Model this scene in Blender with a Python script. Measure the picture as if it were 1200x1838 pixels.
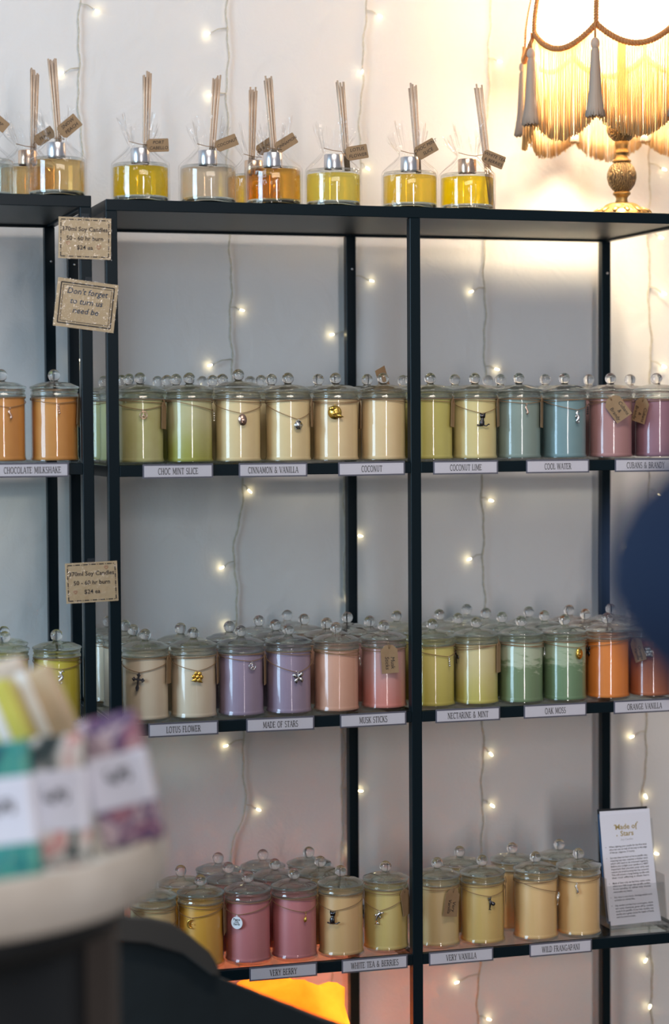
import bpy, bmesh, math, random
from mathutils import Vector, Matrix
rnd = random.Random(7)
PI = math.pi
for o in list(bpy.data.objects): bpy.data.objects.remove(o)
SC = bpy.context.scene
COL = SC.collection

# ------------------------------------------------------------------ camera
CAM = Vector((-0.6061, -3.1776, 1.40775))
YAW, PITCH, ROLL, FPX = 0.29622, -0.04369, -0.00582, 3741.26
FW = Vector((math.sin(YAW)*math.cos(PITCH), math.cos(YAW)*math.cos(PITCH), math.sin(PITCH)))
_r = Vector((math.cos(YAW), -math.sin(YAW), 0)); _u = _r.cross(FW)
RT = math.cos(ROLL)*_r + math.sin(ROLL)*_u
UP = -math.sin(ROLL)*_r + math.cos(ROLL)*_u
cd = bpy.data.cameras.new('camera'); cam = bpy.data.objects.new('camera', cd); COL.objects.link(cam)
M = Matrix((RT, UP, -FW)).transposed().to_4x4(); M.translation = CAM; cam.matrix_world = M
cd.sensor_fit = 'VERTICAL'; cd.sensor_height = 36; cd.sensor_width = 24; cd.lens = FPX*36/1838
cd.clip_start = 0.02; cd.clip_end = 60
cd.dof.use_dof = True; cd.dof.focus_distance = 3.36; cd.dof.aperture_fstop = 2.5
SC.camera = cam
def at(px, py, Y):
    d = FW + RT*((px-600)/FPX) - UP*((py-919)/FPX)
    return CAM + d*((Y-CAM.y)/d.y)
def atd(px, py, D):
    return CAM + (FW + RT*((px-600)/FPX) - UP*((py-919)/FPX))*D

# ------------------------------------------------------------------ world, windows, exposure
W = bpy.data.worlds.new('room_ambience'); SC.world = W; W.use_nodes = True
W.node_tree.nodes['Background'].inputs[0].default_value = (0.70, 0.74, 0.86, 1)
W.node_tree.nodes['Background'].inputs[1].default_value = 0.30
def area(name, loc, target, sx, sy, power, col):
    l = bpy.data.lights.new(name, 'AREA'); l.shape = 'RECTANGLE'; l.size = sx; l.size_y = sy
    l.energy = power; l.color = col
    o = bpy.data.objects.new(name, l); COL.objects.link(o); o.location = loc
    o.rotation_euler = (Vector(target)-Vector(loc)).to_track_quat('-Z', 'Y').to_euler(); return o
area('side_window_daylight', (-3.4, -1.3, 2.0), (0.3, 0.3, 1.5), 1.3, 1.7, 105, (0.52, 0.77, 1.0))
area('shop_front_daylight', (0.15, -6.2, 1.75), (0.3, 0.3, 1.2), 0.45, 2.0, 88, (1.0, 0.93, 0.92))
area('ceiling_light', (0.2, -1.6, 3.1), (0.3, 0.2, 1.2), 1.2, 0.3, 20, (1.0, 0.86, 0.74))
SC.view_settings.view_transform = 'Standard'; SC.view_settings.look = 'None'
SC.view_settings.gamma = 1; SC.view_settings.use_curve_mapping = False
SC.view_settings.exposure = 0.10
SC.cycles.transparent_max_bounces = 48; SC.cycles.transmission_bounces = 12; SC.cycles.max_bounces = 14   # many panes and jars in a row

# ------------------------------------------------------------------ materials
def lin(c):
    return tuple(((v/255)/12.92 if v/255 <= .04045 else ((v/255+.055)/1.055)**2.4) for v in c)
def newmat(name):
    m = bpy.data.materials.new(name); m.use_nodes = True
    nt = m.node_tree; nt.nodes.clear()
    out = nt.nodes.new('ShaderNodeOutputMaterial'); return m, nt, out
def princ(name, col, rough=.5, metal=0, spec=.5, trans=0, ior=1.45, bump=None, coat=0, sheen=0, noise=None, sss=0):
    """noise=(col2, scale, contrast) mixes a second colour; bump=(scale, strength)"""
    m, nt, out = newmat(name); b = nt.nodes.new('ShaderNodeBsdfPrincipled'); nt.links.new(b.outputs[0], out.inputs[0])
    b.inputs['Base Color'].default_value = (*col, 1); b.inputs['Roughness'].default_value = rough
    b.inputs['Metallic'].default_value = metal; b.inputs['Specular IOR Level'].default_value = spec
    b.inputs['Transmission Weight'].default_value = trans; b.inputs['IOR'].default_value = ior
    b.inputs['Coat Weight'].default_value = coat; b.inputs['Coat Roughness'].default_value = .04
    b.inputs['Sheen Weight'].default_value = sheen
    tc = nt.nodes.new('ShaderNodeTexCoord')
    if noise:
        n = nt.nodes.new('ShaderNodeTexNoise'); n.inputs['Scale'].default_value = noise[1]; n.inputs['Detail'].default_value = 5
        nt.links.new(tc.outputs['Object'], n.inputs['Vector'])
        r = nt.nodes.new('ShaderNodeValToRGB'); c = noise[2]
        r.color_ramp.elements[0].position = .5-c; r.color_ramp.elements[1].position = .5+c
        r.color_ramp.elements[0].color = (*col, 1); r.color_ramp.elements[1].color = (*noise[0], 1)
        nt.links.new(n.outputs['Fac'], r.inputs[0]); nt.links.new(r.outputs[0], b.inputs['Base Color'])
    if bump:
        n2 = nt.nodes.new('ShaderNodeTexNoise'); n2.inputs['Scale'].default_value = bump[0]; n2.inputs['Detail'].default_value = 6
        nt.links.new(tc.outputs['Object'], n2.inputs['Vector'])
        bp = nt.nodes.new('ShaderNodeBump'); bp.inputs['Strength'].default_value = bump[1]; bp.inputs['Distance'].default_value = .01
        nt.links.new(n2.outputs['Fac'], bp.inputs['Height']); nt.links.new(bp.outputs[0], b.inputs['Normal'])
    return m
def thin_glass(name, tint, base=.05, edge=.75, power=3.5, rough=.03, bump=None):
    m, nt, out = newmat(name)
    tr = nt.nodes.new('ShaderNodeBsdfTransparent'); tr.inputs[0].default_value = (*tint, 1)
    gl = nt.nodes.new('ShaderNodeBsdfGlossy'); gl.inputs['Roughness'].default_value = rough
    lw = nt.nodes.new('ShaderNodeLayerWeight'); lw.inputs[0].default_value = .5
    pw = nt.nodes.new('ShaderNodeMath'); pw.operation = 'POWER'; pw.inputs[1].default_value = power
    ma = nt.nodes.new('ShaderNodeMath'); ma.operation = 'MULTIPLY_ADD'; ma.inputs[1].default_value = edge; ma.inputs[2].default_value = base
    mx = nt.nodes.new('ShaderNodeMixShader')
    nt.links.new(lw.outputs['Facing'], pw.inputs[0]); nt.links.new(pw.outputs[0], ma.inputs[0]); nt.links.new(ma.outputs[0], mx.inputs[0])
    nt.links.new(tr.outputs[0], mx.inputs[1]); nt.links.new(gl.outputs[0], mx.inputs[2]); nt.links.new(mx.outputs[0], out.inputs[0])
    if bump:
        tc = nt.nodes.new('ShaderNodeTexCoord'); n = nt.nodes.new('ShaderNodeTexNoise'); n.inputs['Scale'].default_value = bump[0]
        nt.links.new(tc.outputs['Object'], n.inputs['Vector'])
        bp = nt.nodes.new('ShaderNodeBump'); bp.inputs['Strength'].default_value = bump[1]; bp.inputs['Distance'].default_value = .01
        nt.links.new(n.outputs['Fac'], bp.inputs['Height']); nt.links.new(bp.outputs[0], gl.inputs['Normal']); nt.links.new(bp.outputs[0], lw.inputs['Normal'])
    return m
def translucent(name, col, tcol, mix, rough_noise=None):
    m, nt, out = newmat(name)
    d = nt.nodes.new('ShaderNodeBsdfDiffuse'); t = nt.nodes.new('ShaderNodeBsdfTranslucent'); mx = nt.nodes.new('ShaderNodeMixShader')
    d.inputs[0].default_value = (*col, 1); t.inputs[0].default_value = (*tcol, 1); mx.inputs[0].default_value = mix
    nt.links.new(d.outputs[0], mx.inputs[1]); nt.links.new(t.outputs[0], mx.inputs[2]); nt.links.new(mx.outputs[0], out.inputs[0])
    if rough_noise:
        c2, sc = rough_noise
        tc = nt.nodes.new('ShaderNodeTexCoord'); n = nt.nodes.new('ShaderNodeTexNoise'); n.inputs['Scale'].default_value = sc; n.inputs['Detail'].default_value = 6
        nt.links.new(tc.outputs['Object'], n.inputs['Vector'])
        r = nt.nodes.new('ShaderNodeValToRGB'); r.color_ramp.elements[0].position = .35; r.color_ramp.elements[1].position = .65
        r.color_ramp.elements[0].color = (*tcol, 1); r.color_ramp.elements[1].color = (*c2, 1)
        nt.links.new(n.outputs['Fac'], r.inputs[0]); nt.links.new(r.outputs[0], t.inputs[0])
    return m
def emit(name, col, s):
    m, nt, out = newmat(name); e = nt.nodes.new('ShaderNodeEmission'); e.inputs[0].default_value = (*col, 1); e.inputs[1].default_value = s
    nt.links.new(e.outputs[0], out.inputs[0]); return m

MAT = {}
# plaster wall: fine grain, hairline bumps and a few shallow dents
def wall_mat():
    m, nt, out = newmat('painted_plaster'); b = nt.nodes.new('ShaderNodeBsdfPrincipled'); nt.links.new(b.outputs[0], out.inputs[0])
    b.inputs['Roughness'].default_value = .55; b.inputs['Specular IOR Level'].default_value = .25
    tc = nt.nodes.new('ShaderNodeTexCoord')
    n = nt.nodes.new('ShaderNodeTexNoise'); n.inputs['Scale'].default_value = 3; n.inputs['Detail'].default_value = 4
    r = nt.nodes.new('ShaderNodeValToRGB'); r.color_ramp.elements[0].color = (.70, .685, .665, 1); r.color_ramp.elements[1].color = (.76, .745, .725, 1)
    nt.links.new(tc.outputs['Object'], n.inputs['Vector']); nt.links.new(n.outputs['Fac'], r.inputs[0]); nt.links.new(r.outputs[0], b.inputs['Base Color'])
    f = nt.nodes.new('ShaderNodeTexNoise'); f.inputs['Scale'].default_value = 220; f.inputs['Detail'].default_value = 3
    g = nt.nodes.new('ShaderNodeTexNoise'); g.inputs['Scale'].default_value = 14; g.inputs['Detail'].default_value = 8; g.inputs['Distortion'].default_value = 1.2
    v = nt.nodes.new('ShaderNodeTexVoronoi'); v.inputs['Scale'].default_value = 7; v.feature = 'SMOOTH_F1'
    for q in (f, g, v): nt.links.new(tc.outputs['Object'], q.inputs['Vector'])
    vr = nt.nodes.new('ShaderNodeMapRange'); vr.inputs['From Min'].default_value = 0; vr.inputs['From Max'].default_value = .16
    nt.links.new(v.outputs['Distance'], vr.inputs['Value'])
    a1 = nt.nodes.new('ShaderNodeMath'); a1.operation = 'MULTIPLY_ADD'; a1.inputs[1].default_value = .12
    a2 = nt.nodes.new('ShaderNodeMath'); a2.operation = 'MULTIPLY_ADD'; a2.inputs[1].default_value = .22
    nt.links.new(f.outputs['Fac'], a1.inputs[0]); nt.links.new(g.outputs['Fac'], a1.inputs[2])
    nt.links.new(vr.outputs[0], a2.inputs[0]); nt.links.new(a1.outputs[0], a2.inputs[2])
    bp = nt.nodes.new('ShaderNodeBump'); bp.inputs['Strength'].default_value = .22; bp.inputs['Distance'].default_value = .01
    nt.links.new(a2.outputs[0], bp.inputs['Height']); nt.links.new(bp.outputs[0], b.inputs['Normal']); return m
MAT['wall'] = wall_mat()
MAT['floor'] = princ('worn_floorboards', (.12, .09, .07), .5, noise=((.2, .15, .11), 6, .2), bump=(40, .1))
MAT['metal'] = princ('black_powder_coat', (.0030, .0095, .0135), .34, 0, .16)
MAT['panel'] = princ('dark_panel', (.045, .044, .040), .42, 0, .5)
MAT['screw'] = princ('steel_screw', (.6, .6, .6), .3, 1)
MAT['rubber'] = princ('black_rubber', (.01, .01, .01), .7)
MAT['shelf_glass'] = thin_glass('shelf_glass', (.90, .95, .92), .05, .55, 4, .02)
MAT['jar'] = thin_glass('jar_glass', (.985, .99, .985), .038, .6, 3.2, .045)
MAT['lid'] = thin_glass('lid_glass', (.96, .98, .97), .10, .8, 2.0, .04)
_nt = MAT['lid'].node_tree; _o = [n for n in _nt.nodes if n.type == 'OUTPUT_MATERIAL'][0]; _l = _o.inputs[0].links[0].from_node
_g = _nt.nodes.new('ShaderNodeBsdfGlass'); _g.inputs['Color'].default_value = (.98, 1.0, .985, 1); _g.inputs['Roughness'].default_value = .01; _g.inputs['IOR'].default_value = 1.45
_m = _nt.nodes.new('ShaderNodeMixShader'); _m.inputs[0].default_value = .6
_nt.links.new(_l.outputs[0], _m.inputs[1]); _nt.links.new(_g.outputs[0], _m.inputs[2]); _nt.links.new(_m.outputs[0], _o.inputs[0])
MAT['knob'] = princ('knob_glass', (.98, .99, .985), .0, 0, .5, 1, 1.48)
MAT['twine'] = princ('brown_twine', (.27, .165, .085), .85)
MAT['kraft'] = princ('kraft_card', (.33, .215, .115), .8, noise=((.28, .175, .09), 60, .2))
MAT['ink'] = princ('black_ink', (.012, .012, .014), .6)
MAT['silver'] = princ('silver_charm', (.75, .74, .72), .22, 1)
MAT['gunmetal'] = princ('dark_silver_charm', (.10, .095, .10), .3, 1)
MAT['gold'] = princ('gold_charm', (.85, .55, .12), .28, 1)
MAT['rose'] = princ('rose_gold_charm', (.75, .5, .38), .3, 1)
MAT['enamel'] = princ('white_enamel', (.85, .87, .9), .25)
MAT['card'] = princ('white_label_card', (.80, .79, .86), .6)
MAT['border'] = princ('grey_label_border', (.13, .13, .17), .5)
MAT['sleeve'] = thin_glass('clear_sleeve', (.97, .97, .97), .05, .6, 3, .08)
MAT['reed'] = princ('pale_reed', (.76, .61, .47), .75, noise=((.64, .48, .36), 120, .25))
MAT['cello'] = thin_glass('cellophane', (.988, .988, .988), .02, .32, 3, .07, bump=(45, .5))
MAT['bottle'] = thin_glass('bottle_glass', (.95, .97, .96), .06, .7, 3, .02)
MAT['bottle_base'] = princ('thick_glass_base', (.86, .93, .88), .02, 0, .5, 1, 1.45)
MAT['collar'] = princ('brushed_aluminium', (.78, .78, .80), .28, 1)
MAT['collar_rose'] = princ('copper_collar', (.80, .58, .42), .25, 1)
MAT['cord'] = princ('string_light_cord', (.58, .53, .41), .45)
MAT['led'] = emit('warm_led', (1.0, .84, .48), 22)
MAT['led_cap'] = thin_glass('led_lens', (.95, .95, .9), .1, .6, 3, .05)
MAT['white_plastic'] = princ('white_plastic', (.8, .8, .78), .4)
MAT['acrylic'] = thin_glass('clear_acrylic', (.95, .955, .955), .06, .75, 3, .02)
MAT['paper'] = princ('white_paper', (.78, .77, .83), .7)
MAT['paper_blue'] = princ('blue_leaflet_edge', (.03, .09, .2), .6)
MAT['gold_print'] = princ('gold_foil_print', (.62, .47, .2), .35, .6)
MAT['grey_print'] = princ('grey_print', (.45, .44, .45), .6)
MAT['red_ink'] = princ('red_ink', (.5, .1, .06), .6)
MAT['blue_ink'] = princ('blue_ink', (.02, .05, .09), .5)

# ------------------------------------------------------------------ mesh helpers
def link(name, me, mat, parent=None, smooth=False, loc=None, rot=None, scale=None):
    o = bpy.data.objects.new(name, me); COL.objects.link(o)
    if mat is not None and len(me.materials) == 0: me.materials.append(mat)
    if smooth and len(me.polygons) and not me.polygons[0].use_smooth:
        me.polygons.foreach_set('use_smooth', [True]*len(me.polygons))
    if parent: o.parent = parent
    if loc is not None: o.location = loc
    if rot is not None: o.rotation_euler = rot
    if scale is not None: o.scale = scale
    return o
def mesh(name, V, F):
    me = bpy.data.meshes.new(name); me.from_pydata([tuple(v) for v in V], [], F); me.update(); return me
def fixn(me):
    bm = bmesh.new(); bm.from_mesh(me); bmesh.ops.remove_doubles(bm, verts=bm.verts, dist=1e-6)
    bmesh.ops.recalc_face_normals(bm, faces=bm.faces); bm.to_mesh(me); bm.free(); return me
class MB:
    def __init__(s): s.V = []; s.F = []
    def add(s, V, F):
        k = len(s.V); s.V += [Vector(v) for v in V]; s.F += [tuple(i+k for i in f) for f in F]; return s
    def box(s, a, b):
        (x0, y0, z0), (x1, y1, z1) = a, b
        return s.add([(x0,y0,z0),(x1,y0,z0),(x1,y1,z0),(x0,y1,z0),(x0,y0,z1),(x1,y0,z1),(x1,y1,z1),(x0,y1,z1)],
                     [(0,3,2,1),(4,5,6,7),(0,1,5,4),(1,2,6,5),(2,3,7,6),(3,0,4,7)])
    def tube(s, P, r, n=6, closed=False):
        P = [Vector(p) for p in P]; N = len(P); V = []; F = []
        ref = None
        for i, p in enumerate(P):
            t = (P[(i+1) % N]-P[i-1]) if closed else (P[min(i+1, N-1)]-P[max(i-1, 0)])
            if t.length < 1e-9: t = Vector((0, 0, 1))
            t.normalize()
            if ref is None: ref = t.orthogonal().normalized()
            ref = (ref - t*ref.dot(t)); ref = ref.normalized() if ref.length > 1e-6 else t.orthogonal().normalized()
            b = t.cross(ref); rr = r[i] if isinstance(r, (list, tuple)) else r
            for k in range(n):
                a = 2*PI*k/n; V.append(p+ref*(rr*math.cos(a))+b*(rr*math.sin(a)))
        for i in range(N if closed else N-1):
            j = (i+1) % N
            for k in range(n):
                l = (k+1) % n; F.append((i*n+k, i*n+l, j*n+l, j*n+k))
        if not closed:
            F.append(tuple(range(n-1, -1, -1))); F.append(tuple((N-1)*n+k for k in range(n)))
        return s.add(V, F)
    def lathe(s, prof, n=28, c=(0, 0, 0)):
        c = Vector(c); V = []; F = []; rows = []
        for (r, z) in prof:
            if r < 1e-6: rows.append([len(V)]); V.append(c+Vector((0, 0, z)))
            else:
                rows.append(list(range(len(V), len(V)+n)))
                for k in range(n): a = 2*PI*k/n; V.append(c+Vector((r*math.cos(a), r*math.sin(a), z)))
        for A, B in zip(rows, rows[1:]):
            for k in range(n):
                l = (k+1) % n
                if len(A) == 1 and len(B) == 1: continue
                if len(A) == 1: F.append((A[0], B[l], B[k]))
                elif len(B) == 1: F.append((A[k], A[l], B[0]))
                else: F.append((A[k], A[l], B[l], B[k]))
        return s.add(V, F)
    def prism(s, pts, y0, y1):
        """outline in XZ extruded along Y"""
        n = len(pts); V = [(x, y0, z) for x, z in pts]+[(x, y1, z) for x, z in pts]
        F = [tuple(range(n)), tuple(range(2*n-1, n-1, -1))]+[(i, n+i, n+(i+1) % n, (i+1) % n) for i in range(n)]
        return s.add(V, F)
    def sphere(s, c, r, n=14, m=8, sc=(1, 1, 1)):
        c = Vector(c); pr = [(r*math.sin(PI*i/m) if 0 < i < m else 0, -r*math.cos(PI*i/m)) for i in range(m+1)]
        k = len(s.V); s.lathe(pr, n)
        for v in s.V[k:]: v.x *= sc[0]; v.y *= sc[1]; v.z *= sc[2]; v += c
        return s
    def me(s, name, fix=False):
        q = mesh(name, s.V, s.F); return fixn(q) if fix else q
    def obj(s, name, mat, parent=None, smooth=False, fix=False, **k): return link(name, s.me(name, fix), mat, parent, smooth, **k)
def bevel(o, w, seg=2):
    m = o.modifiers.new('bevel', 'BEVEL'); m.width = w; m.segments = seg; m.limit_method = 'ANGLE'; return o
def empty(name, loc, label=None, cat=None, group=None, rz=0):
    o = bpy.data.objects.new(name, None); COL.objects.link(o); o.empty_display_size = .02; o.location = loc; o.rotation_euler = (0, 0, rz)
    if label: tag(o, label, cat, group)
    return o
def tag(o, label, cat, group=None, kind=None):
    o['label'] = label
    if cat: o['category'] = cat
    if group: o['group'] = group
    if kind: o['kind'] = kind
    return o

# text: built-in font for handwriting and small print, own stroke font with serifs for the shelf labels
_tc = {}
def text_me(s, size, shear=0.0, align='CENTER', bold=0.0, spacing=1.0):
    key = (s, size, shear, align, bold, spacing)
    if key in _tc: return _tc[key]
    cu = bpy.data.curves.new('text', 'FONT'); cu.body = s; cu.size = size; cu.shear = shear; cu.align_x = align; cu.align_y = 'CENTER'
    cu.offset = bold; cu.resolution_u = 2; cu.space_character = spacing
    o = bpy.data.objects.new('text', cu); COL.objects.link(o)
    dg = bpy.context.evaluated_depsgraph_get(); dg.update()
    me = bpy.data.meshes.new_from_object(o.evaluated_get(dg)); bpy.data.objects.remove(o); bpy.data.curves.remove(cu)
    V = [v.co.copy() for v in me.vertices]; F = [tuple(p.vertices) for p in me.polygons]; bpy.data.meshes.remove(me)
    _tc[key] = (V, F); return V, F
def add_text(mb, s, size, x, z, y, **k):
    V, F = text_me(s, size, **k); mb.add([(v.x+x, y, v.y+z) for v in V], F); return mb
def arc(cx, cy, rx, ry, a0, a1, n=9): return [(cx+rx*math.cos(math.radians(a0+(a1-a0)*i/(n-1))), cy+ry*math.sin(math.radians(a0+(a1-a0)*i/(n-1)))) for i in range(n)]
T, t_ = .135, .075
GL = {
 'A': (.76, [([(.08,0),(.38,1)],t_),([(.38,1),(.68,0)],T),([(.2,.34),(.56,.34)],t_)], [(.08,0),(.68,0)]),
 'B': (.68, [([(.16,0),(.16,1)],T),([(.16,.97)]+arc(.36,.76,.17,.21,90,-90)+[(.16,.55)],t_),([(.16,.55)]+arc(.36,.28,.22,.26,90,-90)+[(.16,.02)],T*.8)], [(.1,0),(.1,1)]),
 'C': (.70, [(arc(.40,.5,.30,.49,50,310,15),T*.85)], [(.60,.9)]),
 'D': (.76, [([(.16,0),(.16,1)],T),([(.16,.97)]+arc(.34,.5,.31,.47,90,-90,13)+[(.16,.03)],T*.8)], [(.1,0),(.1,1)]),
 'E': (.64, [([(.16,0),(.16,1)],T),([(.16,.96),(.55,.96),(.55,.82)],t_),([(.16,.52),(.46,.52)],t_),([(.16,.04),(.57,.04),(.57,.2)],t_)], [(.1,0),(.1,1)]),
 'F': (.60, [([(.16,0),(.16,1)],T),([(.16,.96),(.55,.96),(.55,.82)],t_),([(.16,.52),(.46,.52)],t_)], [(.16,0),(.1,1)]),
 'G': (.76, [(arc(.40,.5,.30,.49,50,310,15)+[(.62,.4)],T*.85),([(.46,.42),(.72,.42)],t_)], []),
 'H': (.80, [([(.17,0),(.17,1)],T),([(.63,0),(.63,1)],T),([(.17,.52),(.63,.52)],t_)], [(.17,0),(.17,1),(.63,0),(.63,1)]),
 'I': (.38, [([(.19,0),(.19,1)],T)], [(.19,0),(.19,1)]),
 'K': (.74, [([(.17,0),(.17,1)],T),([(.6,1),(.2,.5)],t_),([(.28,.58),(.64,0)],T)], [(.17,0),(.17,1),(.6,1),(.64,0)]),
 'L': (.60, [([(.17,0),(.17,1)],T),([(.17,.04),(.55,.04),(.55,.22)],t_)], [(.14,0),(.17,1)]),
 'M': (.92, [([(.15,0),(.17,1)],t_),([(.17,1),(.46,.15)],T),([(.46,.15),(.74,1)],t_),([(.75,1),(.78,0)],T)], [(.15,0),(.15,1),(.78,1),(.78,0)]),
 'N': (.80, [([(.16,0),(.16,1)],t_),([(.16,1),(.64,0)],T),([(.64,0),(.64,1)],t_)], [(.16,0),(.12,1),(.64,1)]),
 'O': (.80, [(arc(.40,.5,.31,.49,0,360,21),T*.85)], []),
 'P': (.64, [([(.16,0),(.16,1)],T),([(.16,.97)]+arc(.36,.72,.2,.25,90,-90)+[(.16,.47)],T*.7)], [(.16,0),(.1,1)]),
 'Q': (.80, [(arc(.40,.5,.31,.49,0,360,21),T*.85),([(.45,.1),(.7,-.15)],t_)], []),
 'R': (.72, [([(.16,0),(.16,1)],T),([(.16,.97)]+arc(.36,.74,.19,.23,90,-90)+[(.16,.51)],T*.7),([(.34,.5),(.62,0)],T)], [(.16,0),(.1,1),(.64,0)]),
 'S': (.58, [(arc(.29,.74,.19,.24,40,250,9)+arc(.29,.26,.21,.25,70,-150,9),T*.8)], []),
 'T': (.68, [([(.34,0),(.34,1)],T),([(.06,.82),(.06,.96),(.62,.96),(.62,.82)],t_)], [(.34,0)]),
 'U': (.78, [([(.17,1),(.17,.3)]+arc(.39,.3,.22,.28,180,360)+[(.61,.3),(.61,1)],T*.8)], [(.17,1),(.61,1)]),
 'V': (.74, [([(.08,1),(.37,0)],T),([(.37,0),(.66,1)],t_)], [(.08,1),(.66,1)]),
 'W': (1.02, [([(.08,1),(.30,0)],T),([(.30,0),(.51,.95)],t_),([(.51,.95),(.73,0)],T),([(.73,0),(.94,1)],t_)], [(.08,1),(.94,1),(.51,1)]),
 'X': (.74, [([(.08,1),(.66,0)],T),([(.08,0),(.66,1)],t_)], [(.08,1),(.66,0),(.08,0),(.66,1)]),
 'Y': (.72, [([(.08,1),(.36,.5)],T),([(.64,1),(.36,.5)],t_),([(.36,.5),(.36,0)],T)], [(.08,1),(.64,1),(.36,0)]),
 '&': (.84, [(arc(.34,.78,.15,.2,-40,230,10)+[(.3,.5),(.72,.0)],T*.75),([(.26,.58)]+arc(.32,.27,.22,.26,130,330,8)+[(.66,.5)],T*.75)], []),
}
def serif_text(mb, s, h, x, z, y):
    XS = .70; w = sum(GL[c][0] if c in GL else .42 for c in s)*h*XS; cx = x-w/2
    def quad(p, q, th):
        d = Vector((q[0]-p[0], q[1]-p[1])); L = d.length
        if L < 1e-6: return
        d /= L; n = Vector((-d.y, d.x))*th/2; e = d*th*.25
        pts = [Vector(p)-e-n, Vector(q)+e-n, Vector(q)+e+n, Vector(p)-e+n]
        mb.add([(cx+a.x*h*XS, y, z+(a.y-.5)*h) for a in pts], [(0, 1, 2, 3)])
    for c in s:
        if c in GL:
            wd, st, sf = GL[c]
            for P, th in st:
                for a, b in zip(P, P[1:]): quad(a, b, th)
            for (a, b) in sf: quad((a-.11, b+(.03 if b == 0 else -.03)), (a+.11, b+(.03 if b == 0 else -.03)), .06)
            cx += wd*h*XS
        else: cx += .42*h*XS
    return mb

# ------------------------------------------------------------------ the setting
WY = 0.40
w = MB().box((-4, WY, 0), (4, WY+.1, 3.2)).obj('wall_back', MAT['wall']); w['kind'] = 'structure'
fl = MB().box((-4, -7, -.05), (4, WY, 0)).obj('floor', MAT['floor']); fl['kind'] = 'structure'

# ------------------------------------------------------------------ shelving units
PW = .0174; DP = .36; RH = .0175
RAILS = [1.3229, .9187, .5209, .12]
GZ = [z+RH for z in RAILS]       # top of the glass on each level
def shelving(name, x0, dz, label):
    root = empty(name, (x0, 0, 0), label, 'shelving unit')
    ht = 1.75+dz
    def box(nm, a, b, mat, bv=.0008):
        o = MB().box(a, b).obj(nm, MAT[mat], root); bevel(o, bv, 1); return o
    xs = [0, .5017-PW/2, 1-PW]
    for x in xs:
        for y in (0, DP-PW):
            p = box('post', (x, y, 0), (x+PW, y+PW, ht-RH), 'metal')
            f = MB().lathe([(.012, 0), (.012, .006), (0, .006)], 12).obj('foot_pad', MAT['rubber'], p, loc=(x+PW/2, y+PW/2, 0))
            if y:
                for zz in (ht-.075,):
                    MB().sphere((x+PW*.62, y, zz), .0022, 10, 6, (1, .5, 1)).obj('screw', MAT['screw'], p, True)
    # top: frame of flat bar and the panel inside it
    box('top_rail', (0, 0, ht-RH), (1, .012, ht), 'metal'); box('top_rail', (0, DP-.012, ht-RH), (1, DP, ht), 'metal')
    box('top_rail', (0, .012, ht-RH), (.012, DP-.012, ht), 'metal'); box('top_rail', (1-.012, .012, ht-RH), (1, DP-.012, ht), 'metal')
    box('top_panel', (.012, .012, ht-.0135), (.988, DP-.012, ht-.0005), 'panel')
    for z in RAILS:
        z = z+dz
        for (a, b) in ((PW, xs[1]), (xs[1]+PW, xs[2])):
            box('rail', (a, 0, z), (b, PW*.7, z+RH), 'metal'); box('rail', (a, DP-PW*.7, z), (b, DP, z+RH), 'metal')
            g = box('glass_shelf', (a+.001, PW*.7+.0005, z+RH-.0055), (b-.001, DP-PW*.7-.0005, z+RH), 'shelf_glass', .0006)
            for sx in (a+.05, b-.05):
                MB().lathe([(0, 0), (.006, 0), (.006, .003), (0, .003)], 10).obj('shelf_pad', MAT['rubber'], root, loc=(sx, .016, z+RH-.0085))
        for x in xs: box('side_rail', (x, PW, z), (x+PW*.6, DP-PW, z+RH), 'metal')
    return root
main_unit = shelving('shelving_unit', 0, 0, 'black metal and glass shelving unit with two bays holding most of the candles')
left_unit = shelving('shelving_unit', -1.0225, .0045, 'black metal shelving unit cut off by the left edge, beside the wide one')

# ------------------------------------------------------------------ candles
JR = .0362
jar_me = MB().lathe([(0, .0012), (.030, .0005), (.0368, .0005), (.0383, .0025), (.0381, .0055), (.0367, .0085), (JR, .011), (JR, .1005), (.0358, .1025)], 40).me('jar')
rim_me = fixn(MB().lathe([(.0333, .1018), (.0358, .1018), (.0372, .1035), (.0372, .1060), (.0357, .1074), (.0357, .1096), (.0368, .1108), (.0368, .1130), (.035, .1141), (.0333, .1141), (.0330, .108), (.0333, .1018)], 40).me('rim'))
lid_me = fixn(MB().lathe([(0, .1125), (.031, .1125), (.0325, .1142), (.0375, .1148), (.0384, .1163), (.038, .1182), (.0355, .1192), (.032, .1205), (.0265, .1232),
   (.019, .1248), (.0115, .1256), (.0068, .1264), (.0056, .1275), (0, .1275)], 36).me('lid'))
KC = .1355
knob_me = MB().sphere((0, 0, KC), .0096, 20, 14).me('knob')
neck_r = .0372
def ring_pts(zf, r, n=44): return [(r*math.cos(2*PI*i/n), r*math.sin(2*PI*i/n), zf(2*PI*i/n)) for i in range(n)]
twine_mes = []
for k in range(3):
    mb = MB(); ph = rnd.uniform(0, 6)
    mb.tube(ring_pts(lambda a: .1015+.0012*math.sin(a+ph), .0370), .0006, 5, True)
    mb.tube(ring_pts(lambda a: .0992+.0022*math.sin(a+ph+1.7), .0370), .0006, 5, True)
    twine_mes.append(mb.me('twine'))
WAXM = {}
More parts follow.
